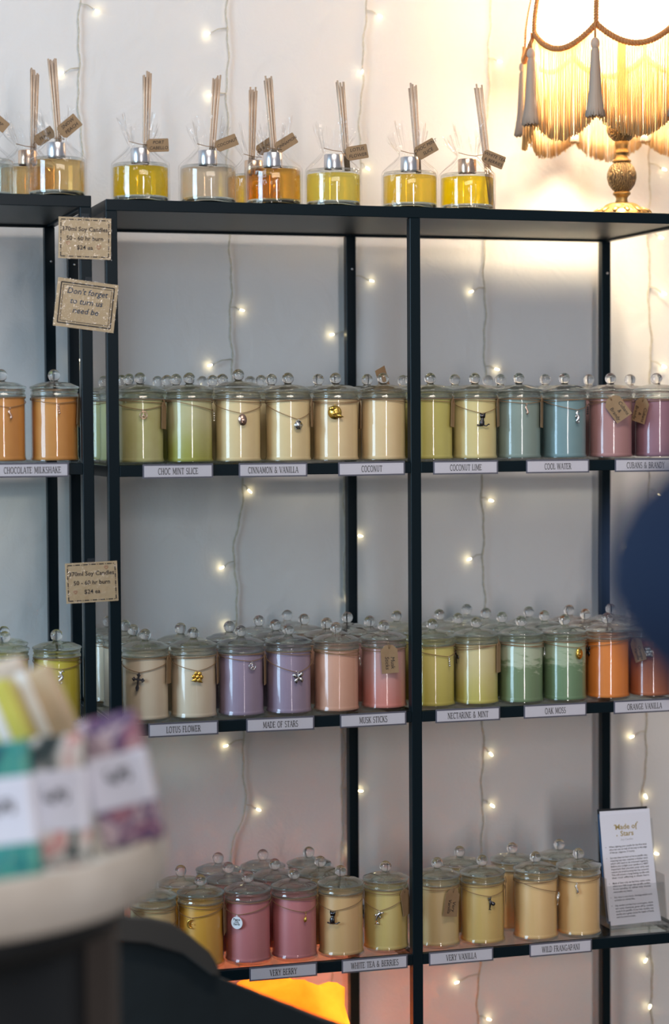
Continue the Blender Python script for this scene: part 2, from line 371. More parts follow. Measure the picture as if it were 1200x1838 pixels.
def wax_mat(key, c1, c2, style):
    if key in WAXM: return WAXM[key]
    m, nt, out = newmat('wax_'+key); b = nt.nodes.new('ShaderNodeBsdfPrincipled'); nt.links.new(b.outputs[0], out.inputs[0])
    b.inputs['Roughness'].default_value = .45; b.inputs['Specular IOR Level'].default_value = .3
    tc = nt.nodes.new('ShaderNodeTexCoord'); n = nt.nodes.new('ShaderNodeTexNoise'); n.inputs['Detail'].default_value = 5
    mp = nt.nodes.new('ShaderNodeMapping'); nt.links.new(tc.outputs['Object'], mp.inputs[0]); nt.links.new(mp.outputs[0], n.inputs['Vector'])
    sep = nt.nodes.new('ShaderNodeSeparateXYZ'); nt.links.new(tc.outputs['Object'], sep.inputs[0])
    r = nt.nodes.new('ShaderNodeValToRGB'); r.color_ramp.elements[0].color = (*c1, 1); r.color_ramp.elements[1].color = (*c2, 1)
    if style == 'plain':
        n.inputs['Scale'].default_value = 25; r.color_ramp.elements[0].position = .3; r.color_ramp.elements[1].position = .8
        nt.links.new(n.outputs['Fac'], r.inputs[0])
    else:   # settled pigment ('low') or frosting ('top') with a ragged edge
        n.inputs['Scale'].default_value = 18 if style == 'low' else 90
        mp.inputs['Scale'].default_value = (1, 1, 1) if style == 'low' else (.5, .5, 1.6)
        ma = nt.nodes.new('ShaderNodeMath'); ma.operation = 'MULTIPLY_ADD'; ma.inputs[1].default_value = .055 if style == 'low' else .09
        nt.links.new(n.outputs['Fac'], ma.inputs[0]); nt.links.new(sep.outputs['Z'], ma.inputs[2])
        mr = nt.nodes.new('ShaderNodeMapRange'); mr.inputs['From Min'].default_value = .045 if style == 'low' else .105; mr.inputs['From Max'].default_value = .095 if style == 'low' else .118
        nt.links.new(ma.outputs[0], mr.inputs['Value']); nt.links.new(mr.outputs[0], r.inputs[0])
    nt.links.new(r.outputs[0], b.inputs['Base Color']); WAXM[key] = m; return m
G_ = 1.3
def wl(c, g=G_):
    c = lin(c); k = min(g, .80/max(c)); return tuple(v*k for v in c)
WAX = {  # colour names: (main, second, style)
 'mint': ((158,154,100), (172,168,124), 'plain'), 'mint_mottled': ((144,144,68), (170,166,126), 'low'),
 'cream': ((196,176,132), (204,184,142), 'plain'), 'coconut': ((194,170,128), (202,180,140), 'plain'), 'ivory': ((188,172,148), (194,180,158), 'plain'),
 'lime': ((168,160,88), (178,170,100), 'plain'), 'pale_lime': ((190,176,122), (196,182,132), 'plain'),
 'teal': ((116,130,122), (124,138,130), 'plain'), 'blue': ((104,130,134), (114,138,140), 'plain'),
 'mauve': ((154,114,112), (160,118,116), 'plain'), 'plum': ((132,96,108), (140,102,112), 'plain'),
 'lilac': ((132,116,134), (142,126,142), 'plain'), 'peach': ((184,138,116), (190,146,124), 'plain'), 'rose_mottled': ((186,118,108), (172,134,130), 'low'),
 'nectarine': ((168,156,74), (182,170,96), 'low'), 'pale_nectarine': ((172,162,86), (186,174,130), 'low'),
 'moss_frosted': ((102,120,88), (156,164,140), 'top'), 'moss': ((98,122,90), (144,156,130), 'top'),
 'orange': ((196,114,48), (202,120,54), 'plain'), 'rust': ((150,86,56), (156,92,60), 'plain'),
 'amber': ((186,130,64), (194,140,74), 'plain'), 'caramel': ((176,120,60), (184,130,70), 'plain'),
 'yellow': ((172,160,52), (180,168,64), 'plain'), 'mustard': ((190,140,54), (198,148,60), 'plain'), 'pink': ((172,106,108), (178,112,112), 'plain'),
 'butter': ((188,152,104), (194,158,110), 'plain'), 'pale_green': ((178,156,96), (184,164,102), 'plain'), 'vanilla': ((182,158,112), (186,162,118), 'plain'),
 'straw': ((176,148,88), (182,152,92), 'plain'), 'honey': ((190,156,106), (196,162,112), 'plain'),
}
wax_mes = {}
def wax_me(key):
    if key in wax_mes: return wax_mes[key]
    me = MB().lathe([(0, .004), (.033, .004), (.0372, .0055), (.0355, .0095), (.0353, .012), (.0353, .0995), (.034, .1012), (.012, .0995), (0, .099)], 36).me('wax')
    c1, c2, st = WAX[key]; me.materials.append(wax_mat(key, wl(c1), wl(c2), st)); wax_mes[key] = me; return me
# ---- charms, drawn facing -Y around their hanging point
def outline(pts, th=.0012, y=0): return MB().prism(pts, y-th/2, y+th/2)
def circ(cx, cz, r, n=16, sx=1, sz=1): return [(cx+r*sx*math.cos(2*PI*i/n), cz+r*sz*math.sin(2*PI*i/n)) for i in range(n)]
def charm_me(kind):
    mb = MB(); S = .001
    mb.tube([(.0011*math.cos(a), 0, -.0011+.0011*math.sin(a)) for a in [2*PI*i/10 for i in range(10)]], .00032, 5, True)
    z = -2.2*S
    def tube(P, r, n=6): mb.tube([(x*S, 0, z+q*S) for x, q in P], r*S if not isinstance(r, list) else [v*S for v in r], n)
    def ring(cx, cz, r, th): mb.tube([((cx+r*math.cos(2*PI*i/20))*S, 0, z+(cz+r*math.sin(2*PI*i/20))*S) for i in range(20)], th*S, 6, True)
    def ball(x, q, r, sc=(1, .55, 1)): mb.sphere((x*S, 0, z+q*S), r*S, 10, 6, sc)
    def poly(P, th=1.2): mb.prism([(x*S, z+q*S) for x, q in P], -th*S/2, th*S/2)
    if kind == 'peace':
        ring(0, -6, 5.6, .8); tube([(0, -.5), (0, -11.5)], .7); tube([(0, -6), (-4, -10)], .7); tube([(0, -6), (4, -10)], .7)
    elif kind == 'disc':
        poly(circ(0, -8, 8, 22, .85, 1.15)); ball(-1.5, -6, 2); ball(2, -9, 2.2); ball(-1, -12, 1.6)
    elif kind == 'gem':
        poly(circ(0, -7, 6.8, 14), 3); ball(0, -7, 4.5, (1, .8, 1))
        for i in range(6): ball(7*math.cos(i*1.05), -7+7*math.sin(i*1.05), 1.2)
        poly([(-3, 0), (3, 0), (2, -3), (-2, -3)])
    elif kind == 'medallion':
        poly(circ(0, -11, 11, 26), 2); poly([(-11, -4), (-4, -1), (2, -5), (-5, -9)], 3); poly([(4, -12), (15, -18), (9, -20), (3, -16)], 2.6)
        tube([(-5, -10), (0, -6), (5, -10), (3, -17), (-4, -17), (-5, -12)], 1.2); tube([(6, -3), (8, -9), (6, -15)], 1.1); ball(-2, -13, 2.5)
    elif kind == 'cat':
        poly([(-4.5, -1), (-4.5, 3), (-1.5, 1), (1.5, 1), (4.5, 3), (4.5, -1), (3.5, -5.5), (-3.5, -5.5)], 2)
        ball(-1.7, -1.5, .9); ball(1.7, -1.5, .9); ball(-.8, -13, 5, (.9, .5, 1.2)); ball(0, -8, 3, (.9, .5, 1.2))
        tube([(-3, -18), (-9, -17)], 1.5); tube([(2, -17), (7, -18), (11, -15), (12, -16)], 1.1)
    elif kind == 'dolphin':
        P = [(8, 1), (4, 0), (0, -3), (-3, -8), (-3, -13), (-1, -17)]; tube(P, [.8, 2.2, 3.2, 2.8, 1.6, .8], 8)
        poly([(-3, -3), (-8, -5), (-4, -9)]); poly([(-1, -16), (-6, -21), (-1, -19), (4, -20)]); poly([(2, -5), (5, -9), (1, -8)])
    elif kind == 'cross':
        for P in ([(0, 0), (0, -24)], [(-7, -9), (7, -9)]): tube(P, 1.5, 8)
        for x, q in ((-7, -9), (7, -9), (0, -2)):
            for dx, dz in ((-1.7, 0), (1.7, 0), (0, 1.9), (0, -1.9)): ball(x+dx, q+dz, 1.7)
        poly([(0, -14), (3, -22), (1.6, -26), (0, -28), (-1.6, -26), (-3, -22)], 2.2)
    elif kind == 'butterfly':
        tube([(0, 1), (0, -11)], [.6, 1.4], 6)
        for s in (-1, 1):
            poly([(s*.8, -3), (s*4, 1), (s*8, 2), (s*9.5, -1), (s*7, -5), (s*2, -6)][::s]); poly([(s*.8, -6), (s*6, -7), (s*8, -11), (s*5, -15), (s*2, -12)][::s])
            tube([(0, 1), (s*3, 5)], .4)
    elif kind == 'flower':
        for i in range(6): ball(6*math.cos(i*1.047), -7+6*math.sin(i*1.047), 3.4)
        ball(0, -7, 3.5, (1, .9, 1)); poly([(-6, -10), (-10, -14), (-3, -15)]); poly([(6, -10), (9, -16), (1, -15)])
    elif kind == 'seahorse':
        tube([(4.2, -1.2), (1.5, 0), (-1, -1.5), (-1.2, -5), (1.5, -8.5), (1.5, -12), (-2, -15), (-2, -18.5), (1, -20), (2.5, -18), (1.2, -16.5)], [.6, 1.2, 1.9, 1.7, 2.6, 2.5, 1.7, 1.2, 1, .8, .5], 8)
        poly([(-2, -6), (-5, -8), (-4, -11), (0, -10)]); 
        for i in range(4): poly([(-2.2+i*.2, -1-i*1.2), (-4, -.4-i*1.2), (-2.4, -2.2-i*1.2)])
    elif kind == 'moon':
        P = arc(0, -7, 6, 6.5, 65, 295, 12); tube([(x, q) for x, q in P], [.3]+[.8, 1.3, 1.7, 1.9, 2, 2, 1.9, 1.7, 1.3, .8]+[.3], 8); ball(1.8, -7, 1.3)
    elif kind == 'drop':
        tube([(0, 0), (0, -4)], .5); tube([(0, -4), (.6, -8), (0, -12), (-.6, -13)], [.7, 2, 2.2, .6], 8); tube([(-1.6, -6), (-2.6, -10), (-.6, -14)], .6)
    elif kind == 'fairy':
        ball(-1, -1, 2); tube([(-1, -3), (-.5, -9), (-1.5, -19)], [1.4, 1.6, .7]); poly([(0, -4), (7, -8), (6, -13), (1, -11)]); ball(5, -10, 3.2); tube([(-1, -5), (-4, -3), (-4, 1)], .7); tube([(-3, -19), (1, -19.5)], .7)
    elif kind == 'earth':
        poly(circ(0, -10, 10, 26), 1.2)
    elif kind == 'twist':
        tube([(0, 0), (-1.5, -4), (1.5, -9), (2.5, -13), (1, -16)], [.8, 1.7, 1.4, 2, .9], 8); ball(2, -13, 2)
    elif kind == 'bead':
        for i in range(4): ball(0, -2-3.6*i, 1.7, (1, 1, 1))
    return mb.me('charm')
CH = {}
def charm(kind, mat):
    if (kind, mat) not in CH:
        me = charm_me(kind); me.materials.append(MAT[mat]); CH[(kind, mat)] = me
    return CH[(kind, mat)]
def tag_mesh(wd, h, cut=.28):
    """kraft tag hanging from its hole at the origin, facing -Y"""
    c = wd*cut; top = .006
    return MB().prism([(-wd/2+c, top), (wd/2-c, top), (wd/2, top-c), (wd/2, top-h), (-wd/2, top-h), (-wd/2, top-c)], -.0003, .0003)
JN = {}
def candle(x, y, z, wax, label, group, charms=(), tags=(), rz=None, lidup=0, tilt=0, twine=True):
    v = Vector((CAM.x-x, CAM.y-y)).normalized(); base = math.atan2(v.y, v.x)     # side of the jar shown to the aisle
    root = empty('soy_candle', (x, y, z), label, 'candle', group)
    rr = rnd.uniform(0, 6.28) if rz is None else rz
    link('jar', jar_me, MAT['jar'], root, True)
    link('rim', rim_me, MAT['lid'], root, True)
    link('wax', wax_me(wax), None, root, True)
    lo = link('lid', lid_me, MAT['lid'], root, True, loc=(0, 0, lidup), rot=(tilt, 0, 0))
    link('knob', knob_me, MAT['knob'], lo, True)
    if twine: link('twine', twine_mes[rnd.randrange(3)], MAT['twine'], root, True, rot=(0, 0, rr))
    for ch in charms:
        kind, mat, tt, zc = ch[:4]; zt = ch[4] if len(ch) > 4 else .1
        th = base+math.asin(max(-1, min(1, tt)))
        P = []
        for i in range(49):
            d = (i/48*2-1)*PI; zz = zc+(zt-zc)*min(1, (abs(d)/(PI*.62))**1.15)
            r = JR+.0010; P.append((r*math.cos(th+d), r*math.sin(th+d), zz))
        MB().tube(P, .0006, 5).obj('necklace', MAT['twine'], root, True)
        pos = ((JR+.0030)*math.cos(th), (JR+.0030)*math.sin(th), zc)
        c = link('charm', charm(kind, mat), None, root, kind not in ('earth', 'cross'), loc=pos, rot=(0, rnd.uniform(-.15, .15), th+PI/2))
        if kind == 'earth':
            q = MB()
            for s_, dz in (('Peace', -.0075), ('On', -.0112), ('Earth', -.0150)): add_text(q, s_, .0052, 0, dz+.0005, -.0008, bold=.0001)
            q.obj('lettering', MAT['ink'], c)
    for tg in tags:
        tt, zc, roll, wd, h, words = (list(tg)+[None])[:6]
        th = base+math.asin(max(-1, min(1, tt)))+(0 if abs(tt) <= 1 else math.copysign(abs(tt)-1, tt))
        rad = JR+(.0050 if abs(tt) < .9 else .0026)
        t = tag_mesh(wd, h).obj('tag', MAT['kraft'], root, loc=(rad*math.cos(th), rad*math.sin(th), zc), rot=(0, roll, th+PI/2))
        s = MB().tube([(0, -.0006, 0), (.0012, -.0012, .004), (.0005, .001, .010), (-.0015, .001, .012), (-.001, -.0012, .004), (0, -.0006, 0)], .0005, 5).obj('tag_string', MAT['twine'], t, True)
        if words:
            q = MB()
            for i, wrd in enumerate(words):    # written down the length of the tag
                V, F = text_me(wrd, h*.20, .12)
                off = (len(words)-1)/2-i
                q.add([(off*h*.2+p.y, -.0006, -h*.50-p.x) for p in V], F)
            q.obj('lettering', MAT['ink'], t)
    return root

ORD = ['second', 'third', 'fourth', 'fifth']
PLAN = []
def column(level, dz, x, wax, first_label, rows, rear_word, group, rear={}, **k):
    """front jar plus the jars standing behind it; rows = [(x, y), ...] front first"""
    z = GZ[level]+dz+.0002
    PLAN.append([rows[0][0], rows[0][1], z, wax, first_label, group, k, .25])
    for i, (xx, yy) in enumerate(rows[1:]):
        PLAN.append([xx, yy, z, wax, f'{ORD[i]} jar back, behind {rear_word}', group, rear if i == 0 else {}, 1.0])
g1, g2, g3 = 'candle jars on the upper glass shelf', 'candle jars on the middle glass shelf', 'candle jars on the lower glass shelf'
gl = 'candle jars on the left shelving unit'
Y0 = .05
# upper shelf
column(0, 0, 0, 'mint', 'pale green candle jar with small peace-sign charm, next to the front corner post', [(.061, Y0), (.0605, .132), (.064, .213), (.050, .296)], 'the green candle with the peace-sign charm', g1,
  charms=[('peace', 'rose', .10, .086)], tags=[(.95, .092, .05, .022, .042)])
column(0, 0, 0, 'mint_mottled', 'mottled green candle jar without charm, above the CHOC MINT SLICE label', [(.140, Y0), (.139, .136), (.142, .218), (.143, .300)], 'the mottled green candle above CHOC MINT SLICE', g1,
  charms=[('bead', 'silver', .985, .084, .099)])
column(0, 0, 0, 'cream', 'cream candle jar with oval disc charm and slightly raised lid, upper shelf', [(.219, Y0), (.2145, .138), (.218, .220), (.221, .302)], 'the cream candle with the oval disc charm', g1,
  charms=[('disc', 'rose', .15, .080)], lidup=.0055, tilt=.03)
column(0, 0, 0, 'cream', 'cream candle jar with round silver gem charm, above the CINNAMON & VANILLA label', [(.302, Y0), (.298, .136), (.3025, .218), (.305, .300)], 'the cream candle with the silver gem charm', g1,
  charms=[('gem', 'silver', .42, .070)], tags=[(.99, .092, 0, .022, .040)])
column(0, 0, 0, 'coconut', 'cream candle jar with big gold medallion charm, upper shelf', [(.382, Y0), (.379, .138)], 'the cream candle with the gold medallion', g1, charms=[('medallion', 'gold', -.03, .094)])
column(0, 0, 0, 'coconut', 'plain cream candle jar without charm, beside the middle front post, upper shelf', [(.463, Y0), (.466, .138)], 'the plain cream candle beside the middle post', g1, rear=dict(tags=[(.72, .122, 2.75, .024, .040)]),
  tags=[(-.985, .092, 0, .022, .044)])
column(0, 0, 0, 'lime', 'yellow-green candle jar partly hidden by the middle front post, upper shelf', [(.546, Y0), (.540, .140), (.556, .222)], 'the yellow-green candle at the middle post', g1, tags=[(.96, .096, .1, .020, .046)])
column(0, 0, 0, 'pale_lime', 'pale lime candle jar with dark cat charm, above the COCONUT LIME label', [(.620, Y0), (.621, .142)], 'the pale lime candle with the cat charm', g1,
  charms=[('cat', 'gunmetal', .33, .078)], tags=[(.985, .096, -.1, .022, .046)])
column(0, 0, 0, 'teal', 'grey-teal candle jar with tiny charm, left of the blue candle', [(.700, Y0), (.703, .140), (.712, .222)], 'the grey-teal candle', g1,
  charms=[('twist', 'rose', .33, .094, .101)], tags=[(.985, .096, .05, .022, .048)])
column(0, 0, 0, 'blue', 'light blue candle jar with seahorse charm, above the COOL WATER label', [(.782, Y0), (.784, .138)], 'the light blue candle with the seahorse', g1, charms=[('seahorse', 'silver', .55, .083)])
column(0, 0, 0, 'mauve', 'dusty pink candle jar with slanted kraft tag, upper shelf', [(.866, Y0), (.866, .140)], 'the dusty pink candle with the slanted tag', g1, charms=[('bead', 'gunmetal', -.97, .092, .1)],
  tags=[(.05, .0985, -.62, .030, .043, ('Cubans', '&', 'Brandy'))])
column(0, 0, 0, 'plum', 'plum candle jar with hanging kraft tag, cut by the right edge, upper shelf', [(.951, Y0), (.944, .140)], 'the plum candle at the right edge', g1,
  tags=[(-.55, .0965, .28, .027, .042, ('Cubans', '&', 'Brandy'))])
# middle shelf
column(1, 0, 0, 'ivory', 'ivory candle jar with black cross charm, beside the front corner post', [(.065, Y0), (.062, .128), (.064, .206), (.052, .288)], 'the ivory candle with the cross charm', g2,
  charms=[('cross', 'gunmetal', -.25, .080, .098)], tags=[(.95, .097, .05, .022, .044)])
column(1, 0, 0, 'ivory', 'ivory candle jar with gold flower charm, middle shelf', [(.143, Y0), (.140, .128)], 'the ivory candle with the gold flower charm', g2,
  charms=[('flower', 'gold', .18, .079, .099)], tags=[(.99, .095, 0, .022, .046)])
column(1, 0, 0, 'lilac', 'lilac candle jar with silver peace-sign charm, above the MADE OF STARS label', [(.221, Y0), (.226, .130)], 'the lilac candle with the peace-sign charm', g2,
  charms=[('peace', 'silver', .43, .091, .101)], tags=[(.99, .092, 0, .022, .048)])
column(1, 0, 0, 'lilac', 'lilac candle jar with silver butterfly charm, middle shelf', [(.300, Y0), (.296, .129), (.293, .208)], 'the lilac candle with the butterfly charm', g2, charms=[('butterfly', 'silver', .38, .070, .094)])
column(1, 0, 0, 'peach', 'peach candle jar with charm hanging on its right side, middle shelf', [(.380, .048), (.390, .129), (.372, .208), (.365, .288)], 'the peach candle above MUSK STICKS', g2, charms=[('twist', 'silver', .965, .092, .100)])
column(1, 0, 0, 'rose_mottled', 'mottled rose candle jar with kraft tag in front, middle shelf', [(.464, .056), (.466, .136), (.451, .215)], 'the mottled rose candle with the tag', g2,
  tags=[(.20, .102, -.06, .028, .046, ('Musk', 'Sticks'))])
column(1, 0, 0, 'nectarine', 'olive-yellow candle jar with dangling charm, partly behind the middle front post', [(.546, Y0), (.551, .130), (.539, .208)], 'the olive-yellow candle at the middle post', g2, charms=[('bead', 'silver', .70, .085, .098)])
column(1, 0, 0, 'pale_nectarine', 'pale yellow-green candle jar with dark charm at its left side, above NECTARINE & MINT', [(.625, .052), (.616, .130), (.615, .208)], 'the pale candle above NECTARINE & MINT', g2,
  charms=[('fairy', 'gunmetal', -.86, .092, .100)], tags=[(.95, .098, 0, .020, .05)])
column(1, 0, 0, 'moss_frosted', 'green candle jar with white frosting, left of the gold disc one', [(.701, .046), (.699, .125), (.700, .203), (.694, .282)], 'the frosted green candle', g2, charms=[('drop', 'silver', .985, .094, .1)])
column(1, 0, 0, 'moss', 'moss green candle jar with gold disc charm, above the OAK MOSS label', [(.780, .046), (.773, .125), (.784, .203)], 'the moss green candle with the gold disc', g2, charms=[('disc', 'gold', .62, .092, .1)])
column(1, 0, 0, 'orange', 'bright orange candle jar with butterfly charm, middle shelf', [(.860, .049), (.853, .128), (.854, .206)], 'the bright orange candle', g2, charms=[('butterfly', 'gunmetal', -.86, .090, .099)])
column(1, 0, 0, 'rust', 'rust-brown candle jar with pale tag, near the blurred navy arm', [(.939, .049), (.941, .128), (.938, .206)], 'the rust-brown candle at the right edge', g2,
  charms=[('flower', 'silver', -.12, .088, .097)], tags=[(-.58, .096, -.35, .024, .040, ('Orange', 'Vanilla'))])
# lower shelf
column(2, 0, 0, 'vanilla', 'cream candle jar half hidden by the blurred tray, lower shelf', [(.075, Y0)], '', g3, charms=[('twist', 'rose', .75, .072, .098)])
column(2, 0, 0, 'mustard', 'mustard yellow candle jar with crescent moon charm', [(.150, Y0), (.137, .130)], 'the mustard candle with the moon charm', g3, charms=[('moon', 'gold', -.40, .083, .098)], tags=[(.98, .090, -.1, .022, .046)])
column(2, 0, 0, 'pink', 'pink candle jar with round white disc charm, above VERY BERRY', [(.229, Y0), (.217, .129), (.219, .208)], 'the pink candle with the white disc charm', g3, charms=[('earth', 'enamel', -.45, .082, .098)])
column(2, 0, 0, 'pink', 'pink candle jar with tiny gold drop charm, lower shelf', [(.307, Y0), (.297, .130), (.297, .209)], 'the pink candle with the gold drop charm', g3, charms=[('drop', 'gold', .48, .080, .097)])
column(2, 0, 0, 'butter', 'cream candle jar with silver cat charm, above the WHITE TEA & BERRIES label', [(.384, .046), (.373, .126), (.377, .205)], 'the cream candle with the silver cat', g3, charms=[('cat', 'gunmetal', -.33, .078, .096)])
column(2, 0, 0, 'pale_green', 'pale green-yellow candle jar with dolphin charm, beside the middle front post', [(.465, .055)], '', g3, charms=[('dolphin', 'silver', -.28, .070, .100)], tags=[(.74, .098, -.2, .020, .044)])
column(2, 0, 0, 'vanilla', 'cream candle jar with large kraft tag, right of the middle front post', [(.555, .054)], '', g3, tags=[(.62, .093, .16, .029, .045, ('Very', 'Vanilla'))])
column(2, 0, 0, 'straw', 'straw yellow candle jar with fairy charm, above VERY VANILLA', [(.632, .048), (.622, .128)], 'the straw yellow candle with the fairy charm', g3, charms=[('fairy', 'gunmetal', .35, .083, .097)], tags=[(1.02, .098, -.12, .022, .040)])
column(2, 0, 0, 'honey', 'honey cream candle jar with dolphin charm at its right side', [(.727, .046), (.717, .126)], 'the honey candle with the dolphin', g3, charms=[('dolphin', 'silver', .965, .080, .098)])
column(2, 0, 0, 'honey', 'honey cream candle jar with small silver charm, beside the leaflet holder', [(.806, .048), (.805, .128)], 'the honey candle beside the leaflet holder', g3, charms=[('twist', 'silver', -.06, .094, .1)])
# left unit
column(0, .0045, 0, 'caramel', 'caramel orange candle jar with small charm on the left unit, beside its post', [(-.075, .048)], '', gl, charms=[('bead', 'rose', .15, .092)], tags=[(.98, .096, .25, .022, .046)])
column(0, .0045, 0, 'caramel', 'caramel orange candle jar cut off by the left edge, upper shelf', [(-.157, .048)], '', gl, charms=[('twist', 'rose', .33, .086)])
column(1, .0045, 0, 'yellow', 'bright yellow-green candle jar with seahorse charm on the left unit', [(-.076, .046)], '', gl, charms=[('seahorse', 'silver', .2, .086, .098)])
column(1, .0045, 0, 'yellow', 'bright yellow candle jar cut off by the left edge, behind the blurred soaps', [(-.157, .046), (-.147, .126)], 'the bright yellow candle at the left edge', gl)

# no two jars may share the same spot: nudge them until their lids just clear
for it in range(400):
    for i, a in enumerate(PLAN):
        for b in PLAN[i+1:]:
            if abs(a[2]-b[2]) > .02: continue
            dx, dy = b[0]-a[0], b[1]-a[1]; d = math.hypot(dx, dy)
            if d < .0778:
                p = (.0778-d)*.5; wa, wb = a[7]/(a[7]+b[7]), b[7]/(a[7]+b[7])
                a[0] -= dx/d*p*wa; a[1] -= dy/d*p*wa; b[0] += dx/d*p*wb; b[1] += dy/d*p*wb
    for a in PLAN: a[1] = min(max(a[1], .044), .302)
for x, y, z, wax, lb, gp, k, _ in PLAN: candle(x, y, z, wax, lb, gp, **k)

# ------------------------------------------------------------------ shelf labels
def shelf_label(words, level, xc, dz=0, dx=0, roll=0.0, wd=.112, zc=None):
    z = RAILS[level]+RH/2+dz-.0006
    h = .0222
    root = empty('shelf_label', (xc+dx, -.0006, z), f'white {words} shelf label with grey border', 'label', 'printed shelf-edge labels')
    root.rotation_euler = (0, roll, 0)
    MB().box((-wd/2, -.0008, -h/2), (wd/2, 0, h/2)).obj('border', MAT['border'], root)
    MB().box((-wd/2+.0024, -.0012, -h/2+.0022), (wd/2-.0024, -.0008, h/2-.0026)).obj('card', MAT['card'], root)
    q = MB(); n = sum(GL[c][0] if c in GL else .34 for c in words)
    serif_text(q, words, .0096, 0, -.0002, -.00135).obj('lettering', MAT['ink'], root)
    MB().box((-wd/2-.0006, -.0024, -h/2-.0006), (wd/2+.0006, -.0021, h/2+.0006)).obj('clear_sleeve', MAT['sleeve'], root)
LB = [('CHOC MINT SLICE', 0, .109, 0, .0), ('CINNAMON & VANILLA', 0, .2625, 0, .0), ('COCONUT', 0, .426, 0, -.006), ('COCONUT LIME', 0, .5865, 0, 0), ('COOL WATER', 0, .748, 0, 0), ('CUBANS & BRANDY', 0, .9065, 0, .006),
 ('LOTUS FLOWER', 1, .114, 0, 0), ('MADE OF STARS', 1, .2715, 0, .005), ('MUSK STICKS', 1, .4265, 0, -.004), ('NECTARINE & MINT', 1, .589, 0, 0), ('OAK MOSS', 1, .743, 0, 0), ('ORANGE VANILLA', 1, .9045, 0, 0),
 ('VERY BERRY', 2, .2735, 0, 0), ('WHITE TEA & BERRIES', 2, .427, 0, 0), ('VERY VANILLA', 2, .576, 0, 0), ('WILD FRANGAPANI', 2, .7525, 0, 0)]
for wds, lv, xc, dz, ro in LB: shelf_label(wds, lv, xc, dz, 0, ro)
shelf_label('CHOCOLATE MILKSHAKE', 0, -.118, .0045)

# ------------------------------------------------------------------ price and note cards on the posts
def laminated(name): return princ(name, (.64, .47, .28), .4, 0, .4, noise=((.56, .40, .22), 30, .25))
MAT['lam'] = laminated('laminated_kraft')
def sign(label, c, wd, h, roll, lines, ink, dashes=True, frame=False, hearts=()):
    root = empty('sign_card', c, label, 'sign'); root.rotation_euler = (0, roll, 0)
    MB().box((-wd/2, -.0006, -h/2), (wd/2, 0, h/2)).obj('card', MAT['lam'], root)
    q = MB(); y = -.0009
    for s_, sz, dz, sh in lines: add_text(q, s_, sz, 0, dz, y, shear=sh, bold=.00012)
    q.obj('lettering', MAT[ink], root)
    d = MB(); m = .0035
    def bar(x0, z0, x1, z1): d.add([(x0, y, z0), (x1, y, z0), (x1, y, z1), (x0, y, z1)], [(0, 1, 2, 3)])
    if dashes:
        n = 6
        for i in range(n):
            x0 = -wd/2+m+(wd-2*m)*i/n; L = (wd-2*m)/n
            for zz in (h/2-m, -h/2+m): bar(x0, zz-.0007, x0+L*.58, zz+.0007); bar(x0+L*.76, zz-.0006, x0+L*.88, zz+.0006)
        for i in range(5):
            z0 = -h/2+m+(h-2*m)*i/5; L = (h-2*m)/5
            for xx in (wd/2-m, -wd/2+m): bar(xx-.0007, z0, xx+.0007, z0+L*.58); bar(xx-.0006, z0+L*.76, xx+.0006, z0+L*.88)
    if frame:
        for mm, t in ((.006, .0009), (.0095, .0004)):
            for zz in (h/2-mm, -h/2+mm): bar(-wd/2+mm, zz-t, wd/2-mm, zz+t)
            for xx in (wd/2-mm, -wd/2+mm): bar(xx-t, -h/2+mm, xx+t, h/2-mm)
    d.obj('printed_border', MAT['ink'], root)
    if hearts:
        hb = MB()
        for hx, hz, s in hearts:
            P = [(hx+s*16*math.sin(a)**3/16, y, hz+s*(13*math.cos(a)-5*math.cos(2*a)-2*math.cos(3*a)-math.cos(4*a))/16) for a in [2*PI*i/24 for i in range(24)]]
            hb.tube(P, .00022, 4, True)
        hb.obj('heart', MAT['red_ink'], root)
    MB().box((-wd/2-.001, -.0019, -h/2-.001), (wd/2+.001, -.0016, h/2+.001)).obj('plastic_sleeve', thin_glass('crinkled_laminate', (.96, .97, .98), .022, .4, 3, .10, bump=(85, .45)), root)
    MB().box((-.006, -.0022, h/2-.002), (.006, -.0019, h/2+.006)).obj('tape', MAT['sleeve'], root)
price = [('370ml Soy Candles', .0092, .0135, 0), ('50 - 60 hr burn', .0092, -.0005, 0), ('$24 ea', .0092, -.0145, 0)]
sign('kraft price card for 370ml soy candles, topmost of the three post cards', (-.0335, -.0016, 1.689), .081, .063, .02, price, 'ink', hearts=((.0215, -.013, .0032), (-.026, -.008, .0028)))
sign('tilted shiny kraft card with handwriting, between the two price cards', (-.0330, -.0016, 1.587), .094, .074, .12, [("Don't forget", .0125, .019, .2), ('to turn us', .0125, .004, .2), ('need be', .0125, -.010, .2)], 'blue_ink', dashes=False, frame=True)
sign('kraft price card for soy candles, lowest of the three post cards', (-.0285, -.0016, 1.1615), .081, .062, -.03, price, 'ink', hearts=((.023, .022, .0028), (-.026, -.014, .0026)))

